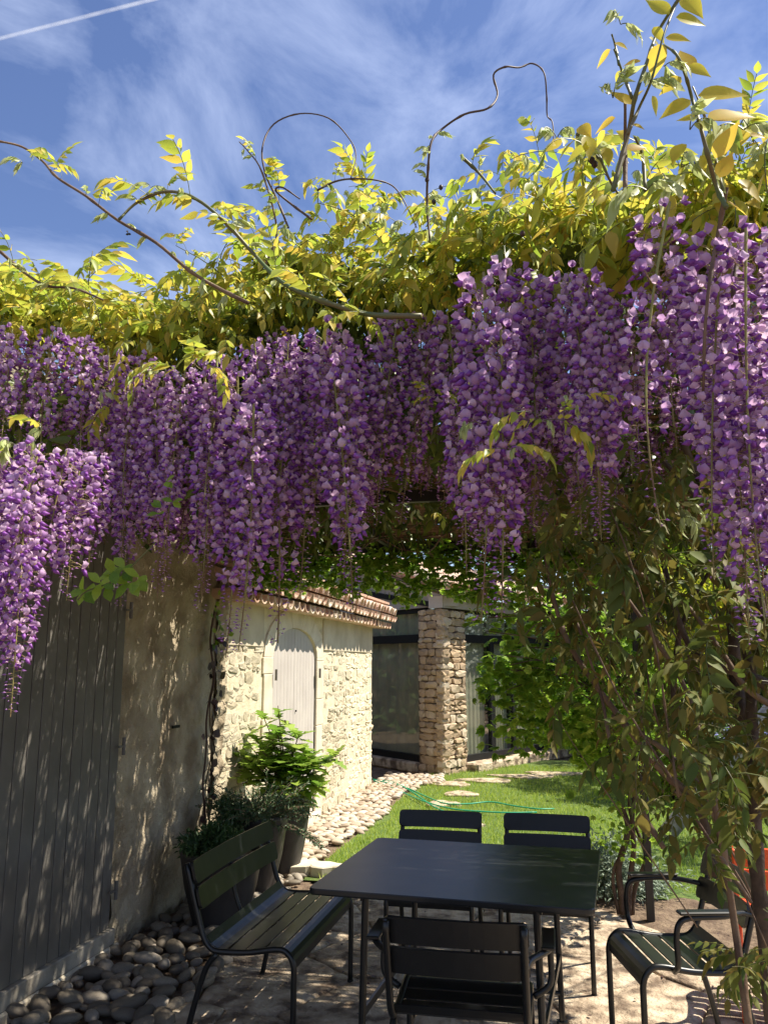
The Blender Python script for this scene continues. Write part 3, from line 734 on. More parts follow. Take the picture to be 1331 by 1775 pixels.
# lintel beam over the right facade, gable wall and rake over the left one
facade_box('lintel', dR, nR, -.02, 8, 2.44, 2.62, .26, -.11, M['render'])
b = MB(); V = []
for off in (-.30, -.02):
    for u, z in ((-.02, 2.47), (5, 2.47), (5, 4.0), (-.02, 2.62)): p = dL * u + nL * off; V.append((p.x, p.y, z))
b.add(V, [(0, 1, 2, 3), (7, 6, 5, 4), (0, 4, 5, 1), (3, 2, 6, 7), (0, 3, 7, 4)]).build('gable_wall', M['render'], annex)
b = MB(); V = []
for off in (-.04, .05):
    for u, z in ((.1, 2.44), (5, 3.22), (5, 3.32), (.1, 2.52)): p = dL * u + nL * off; V.append((p.x, p.y, z))
b.add(V, [(0, 1, 2, 3), (7, 6, 5, 4), (0, 4, 5, 1), (3, 2, 6, 7), (0, 3, 7, 4), (1, 5, 6, 2)]).build('rake_beam', M['steel'], annex)
roof2 = link('tile_roof', None, annex); ang = math.atan2(nR.y, nR.x); sl = R(17); u = -.25
V = []
for off in (.30, -3.5):
    for uu in (-.3, 8): p = dR * uu + nR * off; V.append((p.x, p.y, 2.66 + (.30 - off) * math.tan(sl)))
MB().add([V[0], V[1], V[3], V[2]], [(0, 1, 2, 3)]).add([(v[0], v[1], v[2] - .05) for v in (V[0], V[1], V[3], V[2])], [(3, 2, 1, 0)]).build('roof_deck', M['tile'], roof2)
while u < 8:
    for rr in range(4):
        for me, du, dz in ((TC, 0, .05), (TV, .095, .025)):
            d = .34 * rr; p = dR * (u + du) + nR * (.36 - d * math.cos(sl))
            if rr and u > 4: continue
            link('tile', me, roof2, (p.x, p.y, 2.66 + d * math.sin(sl) + dz), (rng.uniform(-.03, .03), sl, ang + rng.uniform(-.03, .03)))
    u += .19

# ============================================================ PERGOLA
perg = thing('pergola', 'black steel pergola frame roofed with split reed matting under the wisteria', 'pergola', (.475, 5.95, 0))
OP = Vector((.475, 5.95, 0))
def PB(c, d, name='beam', m='beam'): c = Vector(c) - OP; return MB().box(tuple(c), d, bev=.004).build(name, M[m], perg)
PB((-.65, 6.0, 2.45), (3.9, .05, .07)); PB((-.65, 3.9, 2.40), (3.9, .04, .06))
for x in (-2.5, -1.2, .1, 1.25): PB((x, 4.6, 2.44), (.035, 2.8, .045), 'rafter')
PB((.475, 5.95, 1.2), (.05, .05, 2.45), 'post'); PB((1.25, 3.25, 1.2), (.05, .05, 2.42), 'post')
b = MB(); y = 3.05
while y < 5.98:
    x = -2.55
    while x < 1.2:
        l = rng.uniform(.7, 1.5); x2 = min(x + l, 1.25)
        if mnoise.noise(Vector((x * 2, y * 5, 0))) + rng.gauss(0, .22) > -.42: b.box(((x + x2) / 2 - OP.x, y - OP.y + rng.uniform(-.002, .002), 2.485 + rng.uniform(-.004, .006)), (x2 - x, .0108, .006), rz=rng.uniform(-.006, .006))
        x = x2
    y += .0125
b.build('reed_matting', M['reed'], perg, kind='stuff')
b = MB()
for x in np.arange(-2.5, 1.25, .22): b.tube([(x - OP.x, 3.05 - OP.y, 2.495), (x - OP.x, 5.98 - OP.y, 2.495)], .002, 4)
b.build('binding_wire', M['beam'], perg)

# ============================================================ WISTERIA
wis = thing('wisteria_vine', 'wisteria with hanging purple flower racemes and yellow-green young leaves covering the pergola', 'wisteria', (1.0, 2.4, 0))
OW = Vector((1.0, 2.4, 0))
def W_(p): return Vector(p) - OW
def raceme(p, Lr, rz=None, indiv=False, loose=0, seed=0):
    p = W_(p)
    if indiv:
        axp, fl = raceme_layout(Lr, seed, loose); o = link('raceme', raceme_stem_mesh(axp, fl), wis, p)
        for kind, q, d, s, a in fl:
            me = BUD_ME if kind == 'bud' else FL_ME[kind]
            place('flower_bud' if kind == 'bud' else 'blossom', me, o, q, d, s, (rng.gauss(0, .28), rng.gauss(0, .28), 1))
        return len(fl)
    key = min((.22, .30, .38, .46, .54), key=lambda q: abs(q - Lr)); st, bl = RAC[(key, rng.randrange(3))]
    s = Lr / key; rz = rng.uniform(0, 6.28) if rz is None else rz
    o = link('raceme', st, wis, p, (rng.gauss(0, .05), rng.gauss(0, .05), rz), (max(s, .92), max(s, .92), s)); link('blossoms', bl, o, kind='stuff')
    return 0
# (top x, top y, tip y, depth Y) of the front racemes, then the big loose ones near on the right
FRONT = [(5, 610, 830, 2.2), (58, 590, 800, 2.3), (108, 640, 830, 2.45), (28, 775, 1180, 1.62), (70, 770, 1215, 1.55), (116, 780, 1110, 1.62), (162, 790, 980, 1.72), (140, 800, 1040, 1.66), (-8, 850, 1230, 1.45), (45, 860, 1235, 1.5), (-25, 760, 1130, 1.6),
 (150, 620, 800, 2.5), (205, 590, 830, 2.4), (232, 690, 1010, 2.05), (268, 675, 1000, 2.0), (300, 700, 985, 2.05), (335, 690, 1020, 2.0), (372, 665, 1015, 1.95), (412, 650, 1085, 1.95), (440, 700, 1080, 1.9), (465, 600, 1060, 2.1), (398, 700, 1000, 2.2), (505, 615, 1010, 2.05), (535, 590, 980, 2.1), (568, 570, 1010, 2.0), (600, 600, 960, 2.05), (622, 640, 900, 2.15), (480, 570, 760, 2.3), (430, 570, 800, 2.3),
 (655, 560, 830, 2.3), (690, 545, 870, 2.2), (728, 545, 760, 2.35), (748, 580, 880, 2.3), (775, 540, 900, 2.2),
 (808, 470, 900, 1.85), (838, 440, 1010, 1.78), (868, 540, 1015, 1.7), (885, 430, 900, 1.8), (915, 450, 860, 1.85), (800, 620, 960, 1.9), (850, 520, 950, 1.95), (900, 560, 860, 1.9),
 (955, 450, 880, 1.85), (985, 440, 840, 1.75), (1020, 450, 890, 1.75), (1050, 480, 880, 1.75), (1000, 560, 900, 1.95), (1082, 470, 790, 1.95), (1100, 560, 800, 2.1), (935, 500, 850, 2.0), (1040, 600, 830, 2.1)]
for fi, (px, y0, y1, Y) in enumerate(FRONT):
    if fi % 6 == 4 and px > 180: continue
    if px > 795: y0 += 32
    p = at(px, y0, Y); q = at(px, y1, Y); raceme(p, (p.z - q.z) * (1.02 if px < 180 else 1.12))
for (px, y0, y1, Y) in [(22, 570, 770, 1.9), (92, 575, 780, 1.92), (140, 590, 800, 1.98), (188, 600, 880, 2.02), (250, 610, 860, 2.0), (322, 640, 960, 1.96), (352, 620, 900, 2.0), (395, 615, 880, 2.0), (440, 590, 860, 2.02), (288, 640, 940, 2.0), (215, 650, 960, 2.02), (500, 590, 900, 2.05), (556, 585, 900, 2.05)]:
    p = at(px, y0, Y); q = at(px, y1, Y); raceme(p, (p.z - q.z) * 1.05)
tot = 0
for i, (px, y0, y1, Y, lo) in enumerate([(1160, 350, 905, 1.35, 2.0), (1292, 395, 1070, 1.38, .9)]):
    p = at(px, y0, Y); q = at(px, y1, Y); tot += raceme(p, (p.z - q.z) * 1.02, indiv=True, loose=lo, seed=900 + i)
for (px, y0, y1, Y) in [(1225, 430, 790, 1.75), (1252, 400, 980, 1.45), (1200, 450, 800, 1.6), (1315, 640, 1080, 1.5), (1262, 560, 1050, 1.55), (1275, 440, 900, 1.65), (1320, 420, 900, 1.6), (1340, 560, 1090, 1.45), (1270, 700, 1100, 1.5), (1345, 400, 860, 1.5), (1130, 400, 720, 1.7), (1190, 400, 700, 1.85), (1240, 560, 880, 2.0), (1140, 560, 780, 2.2)]:
    p = at(px, y0, Y); q = at(px, y1, Y); raceme(p, (p.z - q.z) * 1.04)
# second and third ranks behind the front, and many hanging inside the pergola
for k in range(34):
    px = rng.uniform(-40, 1380); Y = rng.uniform(2.7, 3.6); p = at(px, 600, Y)
    raceme((p.x, Y, rng.uniform(2.34, 2.52)), rng.uniform(.22, .42))
for k in range(60):
    Y = rng.uniform(2.7, 3.7); x = rng.uniform(-2.3, 1.2); raceme((x, Y, rng.uniform(2.38, 2.50)), rng.uniform(.16, .30))

# leaves over the top.  silhouette height above the front edge by picture column
SIL = [(-60, 460), (0, 500), (60, 475), (150, 505), (220, 510), (320, 480), (370, 410), (430, 405), (480, 310), (540, 285), (620, 300), (700, 330), (760, 305), (830, 290), (880, 245), (950, 240), (1020, 235), (1090, 250), (1160, 250), (1240, 215), (1331, 205), (1420, 205)]
def sil(px): return float(np.interp(px, [a for a, _ in SIL], [b_ for _, b_ in SIL]))
def low(px): return float(np.interp(px, [0, 100, 200, 420, 450, 640, 790, 830, 1331], [565, 570, 605, 590, 545, 535, 505, 475, 420]))
def fdepth(px): return float(np.interp(px, [-60, 200, 600, 800, 1100, 1331], [1.95, 2.12, 2.18, 2.02, 1.75, 1.55]))
LEAFPTS = []
def leafdir(up=.1): return (rng.gauss(0, 1), rng.gauss(-.45, .9), rng.gauss(up, .5))
for k in range(300):
    px = rng.uniform(-40, 1370); d0 = fdepth(px); top = at(px, sil(px) + 25, d0)
    band = max(60, low(px) - sil(px) - 20)
    u = rng.random() ** 1.1; p = at(px, sil(px) + 20 + u * band, d0 + rng.uniform(0, .45)); LEAFPTS.append(p)
    young = rng.random() < .33
    place('young_leaf' if young else 'compound_leaf', rng.choice(YOUNG_ME if young else COMP_ME), wis, W_(p), leafdir(), rng.uniform(.65, 1.05) * (1.1 if px > 950 else .85))
parts = []
def leaf_batch(points, dirs, scales, tpls, out):
    idx = nr.randint(len(tpls), size=len(points))
    for t_ in range(len(tpls)):
        s = idx == t_
        if s.any(): out.append(scatter(*tpls[t_], frames(dirs[s], np.tile([[0, 0, 1.]], (s.sum(), 1)) + nr.normal(size=(s.sum(), 3)) * .3), points[s], scales[s]))
pts = []
for k in range(1250):      # the crown of the canopy, front rank
    px = rng.uniform(-60, 1400); d0 = fdepth(px)
    p = at(px, sil(px) + 35, d0); zt = p.z + max(-.06, rng.gauss(.02, .05)); Y = d0 + .08 + rng.uniform(.0, .75) ** 1.2; q = at(px, 600, Y); zl = at(px, low(px) - 25 + rng.gauss(0, 28), Y).z
    pts.append((q.x, Y, rng.uniform(zl, max(zl + .05, zt - .02 - .05 * (Y - d0)))))
pts = np.array(pts) - np.array(OW)
leaf_batch(pts, np.stack([nr.normal(size=len(pts)), nr.normal(size=len(pts)) - .3, nr.normal(size=len(pts)) * .5 + .1], 1), nr.uniform(.5, .95, len(pts)), COMP + YOUNG[:2], parts)
# loose upright sprays that break the silhouette
b = MB()
for k in range(34):
    px = rng.uniform(-30, 1370)
    if 700 < px < 1290 or 420 < px < 640: continue
    p = at(px, sil(px) + 95, fdepth(px) + rng.uniform(0, .4)); d = Vector((rng.gauss(0, .5), rng.gauss(-.1, .4), 1)).normalized(); Pp = [W_(p)]; l = rng.uniform(.12, .30)
    for i in range(6): d = (d + Vector((rng.gauss(0, .12), rng.gauss(0, .12), -.05))).normalized(); Pp.append(Pp[-1] + d * l / 6)
    b.tube(Pp, [.0028, .0026, .0023, .002, .0017, .0014, .001], 5)
    q = np.array([tuple(Pp[rng.randrange(2, 7)]) for _ in range(6)]); dd = unit(6) + np.array([0, -.2, .5])
    leaf_batch(q, dd, nr.uniform(.4, .8, 6), COMP + YOUNG, parts)
b.build('spray_stems', M['shoot'], wis, smooth=True, kind='stuff')
V, T, Mi = merge(parts); link('foliage', np_mesh('foliage', V, T, [M['leaf'], M['shoot']], Mi), wis, kind='stuff')
parts = []; pts = []
for k in range(520):  # darker leaves mixed into the band, painting in shaded gaps
    px = rng.uniform(-60, 1400); d0 = fdepth(px); Y = d0 + .15 + rng.uniform(0, .8); q = at(px, 600, Y); z0, z1 = at(px, low(px), Y).z, at(px, sil(px) + 60, d0).z
    pts.append((q.x, Y, rng.uniform(z0, max(z0 + .05, z1 - .05))))
pts = np.array(pts) - np.array(OW)
leaf_batch(pts, np.stack([nr.normal(size=len(pts)), nr.normal(size=len(pts)) - .3, nr.normal(size=len(pts)) * .5], 1), nr.uniform(.5, .9, len(pts)), COMP, parts)
V, T, Mi = merge(parts); link('foliage', np_mesh('foliage', V, T, [M['leaf_shade'], M['shoot']], Mi), wis, kind='stuff')
parts = []
n = 4000                    # the deep canopy over the roof, greener, its shade darkened into the leaf colour
pts = np.stack([-2.6 + 4.05 * nr.rand(n) ** 1.35, nr.uniform(2.7, 6.1, n), 2.50 + .28 * nr.rand(n) ** 1.3], 1)
extra = np.stack([nr.uniform(-2.6, 1.3, 300), nr.uniform(2.2, 3.2, 300), nr.uniform(2.30, 2.5, 300)], 1)
ex2 = np.stack([nr.uniform(-2.2, 1.2, 1100), nr.uniform(2.55, 3.4, 1100), nr.uniform(2.62, 3.0, 1100)], 1); ex2[:, 2] -= np.clip(-.9 - ex2[:, 0], 0, 1) * .30; extra = np.concatenate([extra, ex2])
pts = np.concatenate([pts, extra]) - np.array(OW); n = len(pts)
leaf_batch(pts, np.stack([nr.normal(size=n), nr.normal(size=n), nr.normal(size=n) * .4 - .1], 1), nr.uniform(.7, 1.1, n), COMP, parts)
V, T, Mi = merge(parts); link('foliage', np_mesh('foliage', V, T, [M['leaf_shade'], M['shoot']], Mi), wis, kind='stuff')
# twigs tangled through the canopy
b = MB()
for k in range(150):
    x = rng.uniform(-2.4, 1.4); y = rng.uniform(2.6, 5.6); z = rng.uniform(2.36, 2.58); P = [Vector((x, y, z))]; d = Vector((rng.gauss(0, 1), rng.gauss(0, .6), 0)).normalized()
    for i in range(6): d = (d + Vector((rng.gauss(0, .3), rng.gauss(0, .3), rng.gauss(0, .12)))).normalized(); P.append(P[-1] + d * .14); P[-1].z = min(2.60, max(2.34, P[-1].z)); P[-1].y = max(P[-1].y, 2.5)
    b.tube([W_(p) for p in P], rng.uniform(.002, .006), 5)
b.build('twigs', M['cane'], wis, smooth=True, kind='stuff')

# drawn shoots: picture polylines at their depth
def shoot(pts, Y, r, m, name='shoot', Y2=None, n=5):
    Y2 = Y if Y2 is None else Y2; k = len(pts)
    P = [W_(at(x, y, Y + (Y2 - Y) * i / (k - 1) + .025 * math.sin(i * 1.9))) for i, (x, y) in enumerate(pts)]
    P = smoothpath(P, 5); mm = len(P); rr = [r * (1 - .55 * i / mm) * (1.32 if i % 7 == 3 and name != 'trunk' else 1) * (1 + (.12 * math.sin(i * 1.3) if name == 'trunk' else 0)) for i in range(mm)]
    MB().tube(P, rr, 6).build(name, M[m], wis, smooth=True); return P
S1 = shoot([(430, 525), (380, 500), (330, 470), (270, 420), (205, 382), (150, 340), (100, 308), (75, 280), (40, 255), (0, 245), (-30, 240)], 2.0, .006, 'cane')
S2 = shoot([(730, 548), (640, 545), (560, 522), (490, 490), (440, 440), (390, 385), (340, 345), (290, 332), (240, 350), (207, 380)], 1.98, .0075, 'shoot')
S3 = shoot([(500, 395), (480, 345), (460, 300), (455, 255), (475, 215), (520, 197), (570, 205), (605, 240), (617, 270), (608, 310)], 2.15, .0032, 'tendril', 'tendril')
S4 = shoot([(550, 330), (580, 315), (610, 310), (650, 312), (680, 322), (700, 348), (722, 395)], 2.15, .0032, 'tendril', 'tendril')
S4b = shoot([(540, 380), (500, 350), (478, 330), (490, 325), (520, 345)], 2.1, .004, 'tendril', 'tendril')
S5 = shoot([(745, 420), (740, 350), (742, 290), (748, 245), (768, 222), (805, 198), (845, 188), (862, 165), (855, 130), (875, 116), (900, 117), (922, 110), (942, 125), (947, 165), (948, 200), (957, 212), (960, 250)], 2.1, .0038, 'tendril', 'tendril')
S6 = shoot([(1062, 330), (1088, 232), (1100, 170), (1120, 110), (1140, 55), (1178, -5), (1200, -40)], 1.36, .0046, 'shoot')
S6b = shoot([(1088, 232), (1108, 185), (1128, 140), (1150, 60), (1172, 5), (1182, -30)], 1.34, .0028, 'shoot')
S6c = shoot([(1083, 335), (1083, 250), (1083, 178)], 1.42, .005, 'cane')
S7 = shoot([(1258, 360), (1240, 320), (1225, 265), (1212, 215), (1200, 175), (1188, 132), (1172, 95), (1150, 78)], 1.36, .0046, 'shoot')
S7b = shoot([(1252, 330), (1236, 260), (1220, 200), (1200, 150)], 1.38, .0028, 'shoot')
S8 = shoot([(1258, 325), (1245, 400), (1232, 470), (1222, 560), (1218, 680)], 1.4, .0045, 'cane')
S9 = shoot([(1290, 395), (1280, 440), (1270, 520), (1285, 640)], 1.45, .006, 'cane')
S10 = shoot([(1000, 232), (1020, 245), (1040, 275), (1055, 310), (1070, 335)], 1.5, .004, 'shoot')
S11 = shoot([(1118, 330), (1113, 270), (1100, 238)], 1.45, .004, 'shoot')
S12 = shoot([(800, 272), (830, 300), (858, 335)], 1.8, .0045, 'shoot')
S13 = shoot([(0, 435), (40, 470), (80, 495), (130, 500), (180, 520)], 1.9, .005, 'cane')
S14 = shoot([(460, 460), (480, 400), (455, 300), (430, 262), (415, 246)], 2.15, .0035, 'cane')
S15 = shoot([(1072, 112), (1066, 80), (1060, 60)], 1.34, .0025, 'shoot'); S16 = shoot([(1095, 170), (1080, 130), (1064, 85)], 1.35, .003, 'shoot')
b = MB()
# leaves along the free shoots
def along(P, n, s, t0=0, t1=1, young=.5):
    for i in range(n):
        p = P[int((t0 + (t1 - t0) * (i + rng.random() * .6) / n) * (len(P) - 1))]
        yg = rng.random() < young
        place('young_leaf' if yg else 'compound_leaf', rng.choice(YOUNG_ME if yg else COMP_ME), wis, p, (rng.gauss(0, 1), rng.gauss(-.4, .6), rng.gauss(.9, .5)), s * rng.uniform(.7, 1.1))
along(S1, 16, .66, 0, .82, .5); along(S2, 18, .8, .1, .98, .45); along(S3, 9, .62, 0, .22, .7); along(S4, 5, .5, 0, .3); along(S5, 12, .55, .0, .24, .8)
along(S13, 11, .7); along(S14, 8, .5, .3, 1, .8); along(S10, 5, .7, 0, .8); along(S12, 4, .6)
for (px, py, Y, s) in [(1075, 42, 1.34, .62), (1195, 225, 1.36, .7), (1062, 170, 1.36, .7), (1150, 115, 1.35, .62), (1118, 150, 1.35, .6), (1180, 290, 1.4, .8), (1288, 225, 1.4, .9), (1010, 280, 1.5, .7), (1120, 330, 1.4, .9), (1200, 300, 1.4, .7), (965, 240, 1.6, .7), (40, 283, 2.0, .6), (262, 325, 2.0, .6)]:
    for q in range(2): place('young_leaf', rng.choice(YOUNG_ME), wis, W_(at(px, py, Y)), (rng.gauss(0, .8), rng.gauss(-.3, .4), .5), s * 1.2)
# the big single leaflets against the sky (base -> tip in picture px)
BIGW = np_mesh('leaflet', LEAFW[0], LEAFW[1], [M['gold']])
def z3(x, y): return (1000 + x / 3.858, y / 3.858)
for (a, c, Y) in [((805, 640), (1155, 612), 1.34), ((757, 668), (545, 780), 1.36), ((865, 800), (1205, 750), 1.33), ((805, 785), (655, 796), 1.4), ((920, 1060), (1080, 790), 1.34), ((735, 440), (900, 502), 1.36), ((745, 480), (690, 310), 1.38), ((658, 115), (872, 156), 1.35), ((615, 95), (455, -20), 1.36), ((705, -20), (845, 105), 1.35), ((425, 405), (305, 432), 1.36), ((250, 285), (343, 322), 1.36), ((222, 330), (118, 458), 1.36), ((290, 470), (256, 565), 1.37), ((362, 700), (218, 592), 1.36), ((255, 785), (108, 890), 1.38), ((185, 870), (120, 985), 1.4), ((70, 910), (85, 1055), 1.45), ((325, 1000), (475, 975), 1.4), ((190, 985), (215, 1110), 1.42), ((560, 290), (490, 545), 1.34), ((510, 180), (585, 285), 1.37), ((695, 515), (545, 630), 1.35), ((500, 640), (540, 782), 1.38), ((950, 1190), (1040, 1000), 1.35), ((995, 1350), (1150, 1430), 1.36), ((590, 250), (765, 262), 1.34), ((20, 840), (90, 905), 1.45), ((370, 830), (455, 860), 1.37), ((700, 960), (630, 1090), 1.38), ((360, 690), (440, 590), 1.38), ((1080, 1200), (1240, 1340), 1.38), ((820, 1040), (870, 1160), 1.36), ((480, 250), (580, 330), 1.38), ((1150, 900), (1270, 915), 1.42)]:
    pa, pb = at(*z3(*a), Y), at(*z3(*c), Y + rng.uniform(-.03, .03)); d = pb - pa
    side = Vector((0, -1, .45)) + Vector((rng.gauss(0, .2), 0, rng.gauss(0, .2)))
    place('leaflet', BIGW, wis, W_(pa), d, d.length, side)
# dried seed heads
b = MB()
SEED = hull([(math.cos(a) * r_, math.sin(a) * r_, z_) for z_, r_ in ((-.008, .002), (-.003, .006), (.004, .006), (.009, .001)) for a in np.arange(0, 6.2, 1.05)])
SD = MB().add(SEED[0], SEED[1]).mesh('seed_pod', M['brownleaf'], smooth=True)
for px, py, Y in [(764, 325, 2.1), (740, 312, 2.1), (752, 350, 2.1), (1025, 278, 1.5), (1030, 285, 1.5), (1038, 270, 1.5), (905, 405, 1.9)]: link('seed_pod', SD, wis, W_(at(px, py, Y)))

# trunks and canes on the right, hanging shaded leaves
def trunk(pts, Y, r, Y2=None, name='trunk', m='bark'): return shoot(pts, Y, r, m, name, Y2)
trunk([(1345, 1800), (1322, 1600), (1310, 1500), (1307, 1383), (1302, 1280), (1300, 1180), (1290, 1080), (1310, 960), (1280, 820)], 2.6, .025)
trunk([(1290, 1250), (1275, 1180), (1270, 1090), (1262, 1000), (1230, 880), (1180, 760)], 2.7, .023)
trunk([(1360, 1230), (1331, 1190), (1280, 1165), (1221, 1146), (1180, 1090), (1150, 980)], 2.5, .017)
trunk([(1235, 1520), (1221, 1428), (1185, 1329), (1167, 1249), (1172, 1128), (1195, 1050), (1235, 980)], 2.8, .014)
trunk([(1345, 1120), (1320, 1060), (1300, 980), (1240, 900), (1150, 800)], 2.4, .014)
trunk([(1400, 1260), (1340, 1225), (1290, 1190), (1250, 1130), (1180, 1040), (1075, 975)], 2.3, .010, name='cane', m='cane')
trunk([(1203, 1383), (1140, 1329), (1078, 1249), (992, 1128), (960, 1040), (945, 960)], 2.5, .011, name='cane', m='cane')
trunk([(1300, 1800), (1275, 1620), (1252, 1473), (1221, 1316), (1190, 1200), (1130, 1100), (1060, 1000)], 2.2, .010, name='cane', m='cane')
trunk([(1150, 1470), (1120, 1420), (1080, 1330), (1058, 1290), (1040, 1200), (1000, 1080)], 2.4, .007, name='cane', m='cane')
trunk([(1240, 1390), (1200, 1350), (1150, 1300), (1105, 1270), (1060, 1240)], 2.3, .009, name='cane', m='cane')
for k in range(20):
    x0 = rng.uniform(1120, 1360); y0 = rng.uniform(1250, 1700); x1 = x0 - rng.uniform(80, 330); y1 = y0 - rng.uniform(300, 650); y1 = max(y1, 820); x1 = max(x1, 900)
    Y = rng.uniform(2.0, 3.4); mx_, my = (x0 + x1) / 2 + rng.uniform(-40, 40), (y0 + y1) / 2 + rng.uniform(-30, 60)
    if mx_ < 1000 and my > 1250: continue
    trunk([(x0, y0), ((x0 + mx_) / 2 + rng.uniform(-15, 15), (y0 + my) / 2), (mx_, my), ((x1 + mx_) / 2, (y1 + my) / 2 + rng.uniform(-20, 20)), (x1, y1)], Y, rng.uniform(.0018, .0048), name='cane', m='cane')
def mass_x0(py): return float(np.interp(py, [780, 950, 1050, 1200, 1300, 1450, 1600, 1800], [920, 900, 930, 1000, 1060, 1110, 1170, 1230]))
pts = []; 
for k in range(1250):
    py = rng.uniform(790, 1680); x0 = mass_x0(py); px = x0 + (1400 - x0) * rng.random() ** .9
    dens = 1.0 if py < 1150 else .9 if px > 1180 else .45
    if py > 1420 and px < 1225 and rng.random() < .9: continue
    if py > 1490 and px < 1265: continue
    if 1370 < py < 1640 and px > 1255 and rng.random() < .88: continue
    if rng.random() > dens: continue
    pts.append(tuple(W_(at(px, py, rng.uniform(1.9, 3.3)))))
big_ = pts[:0]
for k, p in enumerate(pts[:110]): 
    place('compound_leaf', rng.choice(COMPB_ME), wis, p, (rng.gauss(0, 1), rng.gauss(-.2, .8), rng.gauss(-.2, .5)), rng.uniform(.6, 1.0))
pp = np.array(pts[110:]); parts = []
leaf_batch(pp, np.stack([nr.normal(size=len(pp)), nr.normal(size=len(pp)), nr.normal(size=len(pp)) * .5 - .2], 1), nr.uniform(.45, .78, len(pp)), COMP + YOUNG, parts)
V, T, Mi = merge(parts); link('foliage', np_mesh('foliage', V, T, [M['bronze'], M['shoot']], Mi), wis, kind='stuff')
# leaf sprays hanging in front of the flowers
for (px, py, Y, s) in [(190, 690, 1.95, .8), (75, 745, 1.6, .8), (35, 760, 1.55, .8), (20, 770, 1.55, .8), (820, 730, 1.65, .7), (885, 770, 1.6, .7), (940, 720, 1.6, .8), (985, 690, 1.6, .6), (960, 745, 1.6, .6), (745, 690, 2.1, .5), (1190, 900, 1.9, 1.0), (1190, 880, 2.0, 1.0), (735, 890, 2.4, .6), (330, 640, 1.9, .9), (390, 610, 1.9, .9), (250, 600, 1.95, .9), (290, 640, 1.95, .8)]:
    for q in range(3): place('compound_leaf', rng.choice(COMP_ME[4:] + YOUNG_ME), wis, W_(at(px + rng.uniform(-15, 15), py + rng.uniform(-12, 12), Y)), (rng.gauss(0, .8), rng.gauss(-.4, .4), rng.gauss(0, .3)), s * .72)

# ============================================================ CREEPER along the far beam
crp = thing('creeper_vine', 'bright green creeper trailing from the far pergola beam and down its thin stems', 'creeper', (.349, 6.05, 0))
OC = Vector((.349, 6.05, 0))
def stem(pts, Y, r, m='cane', Y2=None):
    Y2 = Y if Y2 is None else Y2; k = len(pts)
    P = smoothpath([at(x, y, Y + (Y2 - Y) * i / (k - 1)) - OC for i, (x, y) in enumerate(pts)], 4)
    MB().tube(P, [r * (1 - .5 * i / len(P)) for i in range(len(P))], 6).build('stem', M[m], crp, smooth=True)
stem([(1080, 1585), (1075, 1540), (1072, 1500), (1088, 1440), (1078, 1400), (1060, 1340), (1050, 1280), (1000, 1150), (950, 1060)], 6.0, .026, 'bark')
stem([(1088, 1585), (1092, 1520), (1098, 1470), (1095, 1420), (1100, 1340), (1080, 1220), (1050, 1080)], 6.0, .022, 'bark')
stem([(1095, 1585), (1100, 1540), (1118, 1490), (1108, 1450), (1090, 1400), (1098, 1330), (1110, 1200)], 6.05, .018, 'bark')
stem([(1072, 1585), (1062, 1530), (1066, 1500), (1080, 1470), (1085, 1420)], 6.0, .014, 'bark')
for k in range(9):
    y0 = rng.uniform(1060, 1300); stem([(1085, y0 + 120), (1020, y0 + 30), (940, y0), (860 + rng.uniform(-20, 40), y0 + rng.uniform(-20, 40))], 6.0, .006, 'cane', 5.6)
# palmate-like leaves
def palm(nl, mi=0, w=.24):
    parts = []; t_ = leaf_tpl(w=w, n=3, droop=.12, peak=.5)
    for k in range(nl):
        a = (k - (nl - 1) / 2) * 2.2 / nl; parts.append(scatter(*t_, frames(np.array([[math.cos(a), math.sin(a), -.12]]), np.array([[0, 0, 1.]])), np.zeros((1, 3)), np.array([1 - .25 * abs(a)])))
    return merge(parts)
PALM = palm(5); PALM3 = palm(3, w=.33)
def cloud(n, fn, size, tpl, up=.2, seed=0):
    P = []
    while len(P) < n:
        p = fn()
        if p is not None: P.append(tuple(p))
    P = np.array(P); k = len(P); D = np.stack([nr.normal(size=k), nr.normal(size=k), nr.normal(size=k) * .5 - .2], 1)
    U = np.tile([[0, 0, 1.]], (k, 1)) + nr.normal(size=(k, 3)) * .45
    return scatter(*tpl, frames(D, U), P, nr.uniform(size[0], size[1], k))
clumps = [(rng.uniform(-.9, .7), rng.uniform(5.4, 6.9), rng.uniform(.95, 2.25), rng.uniform(.14, .30)) for _ in range(34)]
clumps += [(rng.uniform(-.55, .25), rng.uniform(5.6, 6.5), rng.uniform(1.05, 2.2), rng.uniform(.16, .28)) for _ in range(16)]
def f_shrub():
    c = rng.choice(clumps); r = c[3]; d = Vector((rng.gauss(0, 1), rng.gauss(0, 1), rng.gauss(0, .8))) * r * .55; p = Vector(c[:3]) + d
    # stays inside its region of the picture: left limit falls away downward
    if p.x < -.62 + .35 * max(0, (1.3 - p.z)): return None
    if p.z < 1.0 and abs(p.x - .33) > .32: return None
    return p - OC
def f_beam():
    x = rng.uniform(-2.3, .6); hang = .10 + .20 * abs(mnoise.noise(Vector((x * 2.2, 0, 0)))) + (.12 if -1.2 < x < -.5 else .08 if x < -1.25 else 0)
    return Vector((x, 6.05 + rng.gauss(0, .12), 2.46 - hang * 1.5 * rng.random() ** .8)) - OC
def f_top(): return Vector((rng.uniform(-2.45, .9), 6.1 + rng.gauss(0, .12), rng.uniform(2.30, 2.62))) - OC
def f_stemleaf():
    z = rng.uniform(.35, 1.1); return Vector((.33 + rng.gauss(0, .12), 5.98 + rng.gauss(0, .12), z)) - OC
def f_low():
    return Vector((.75 + rng.gauss(0, .12), 5.0 + rng.gauss(0, .1), rng.uniform(.15, .5))) - OC
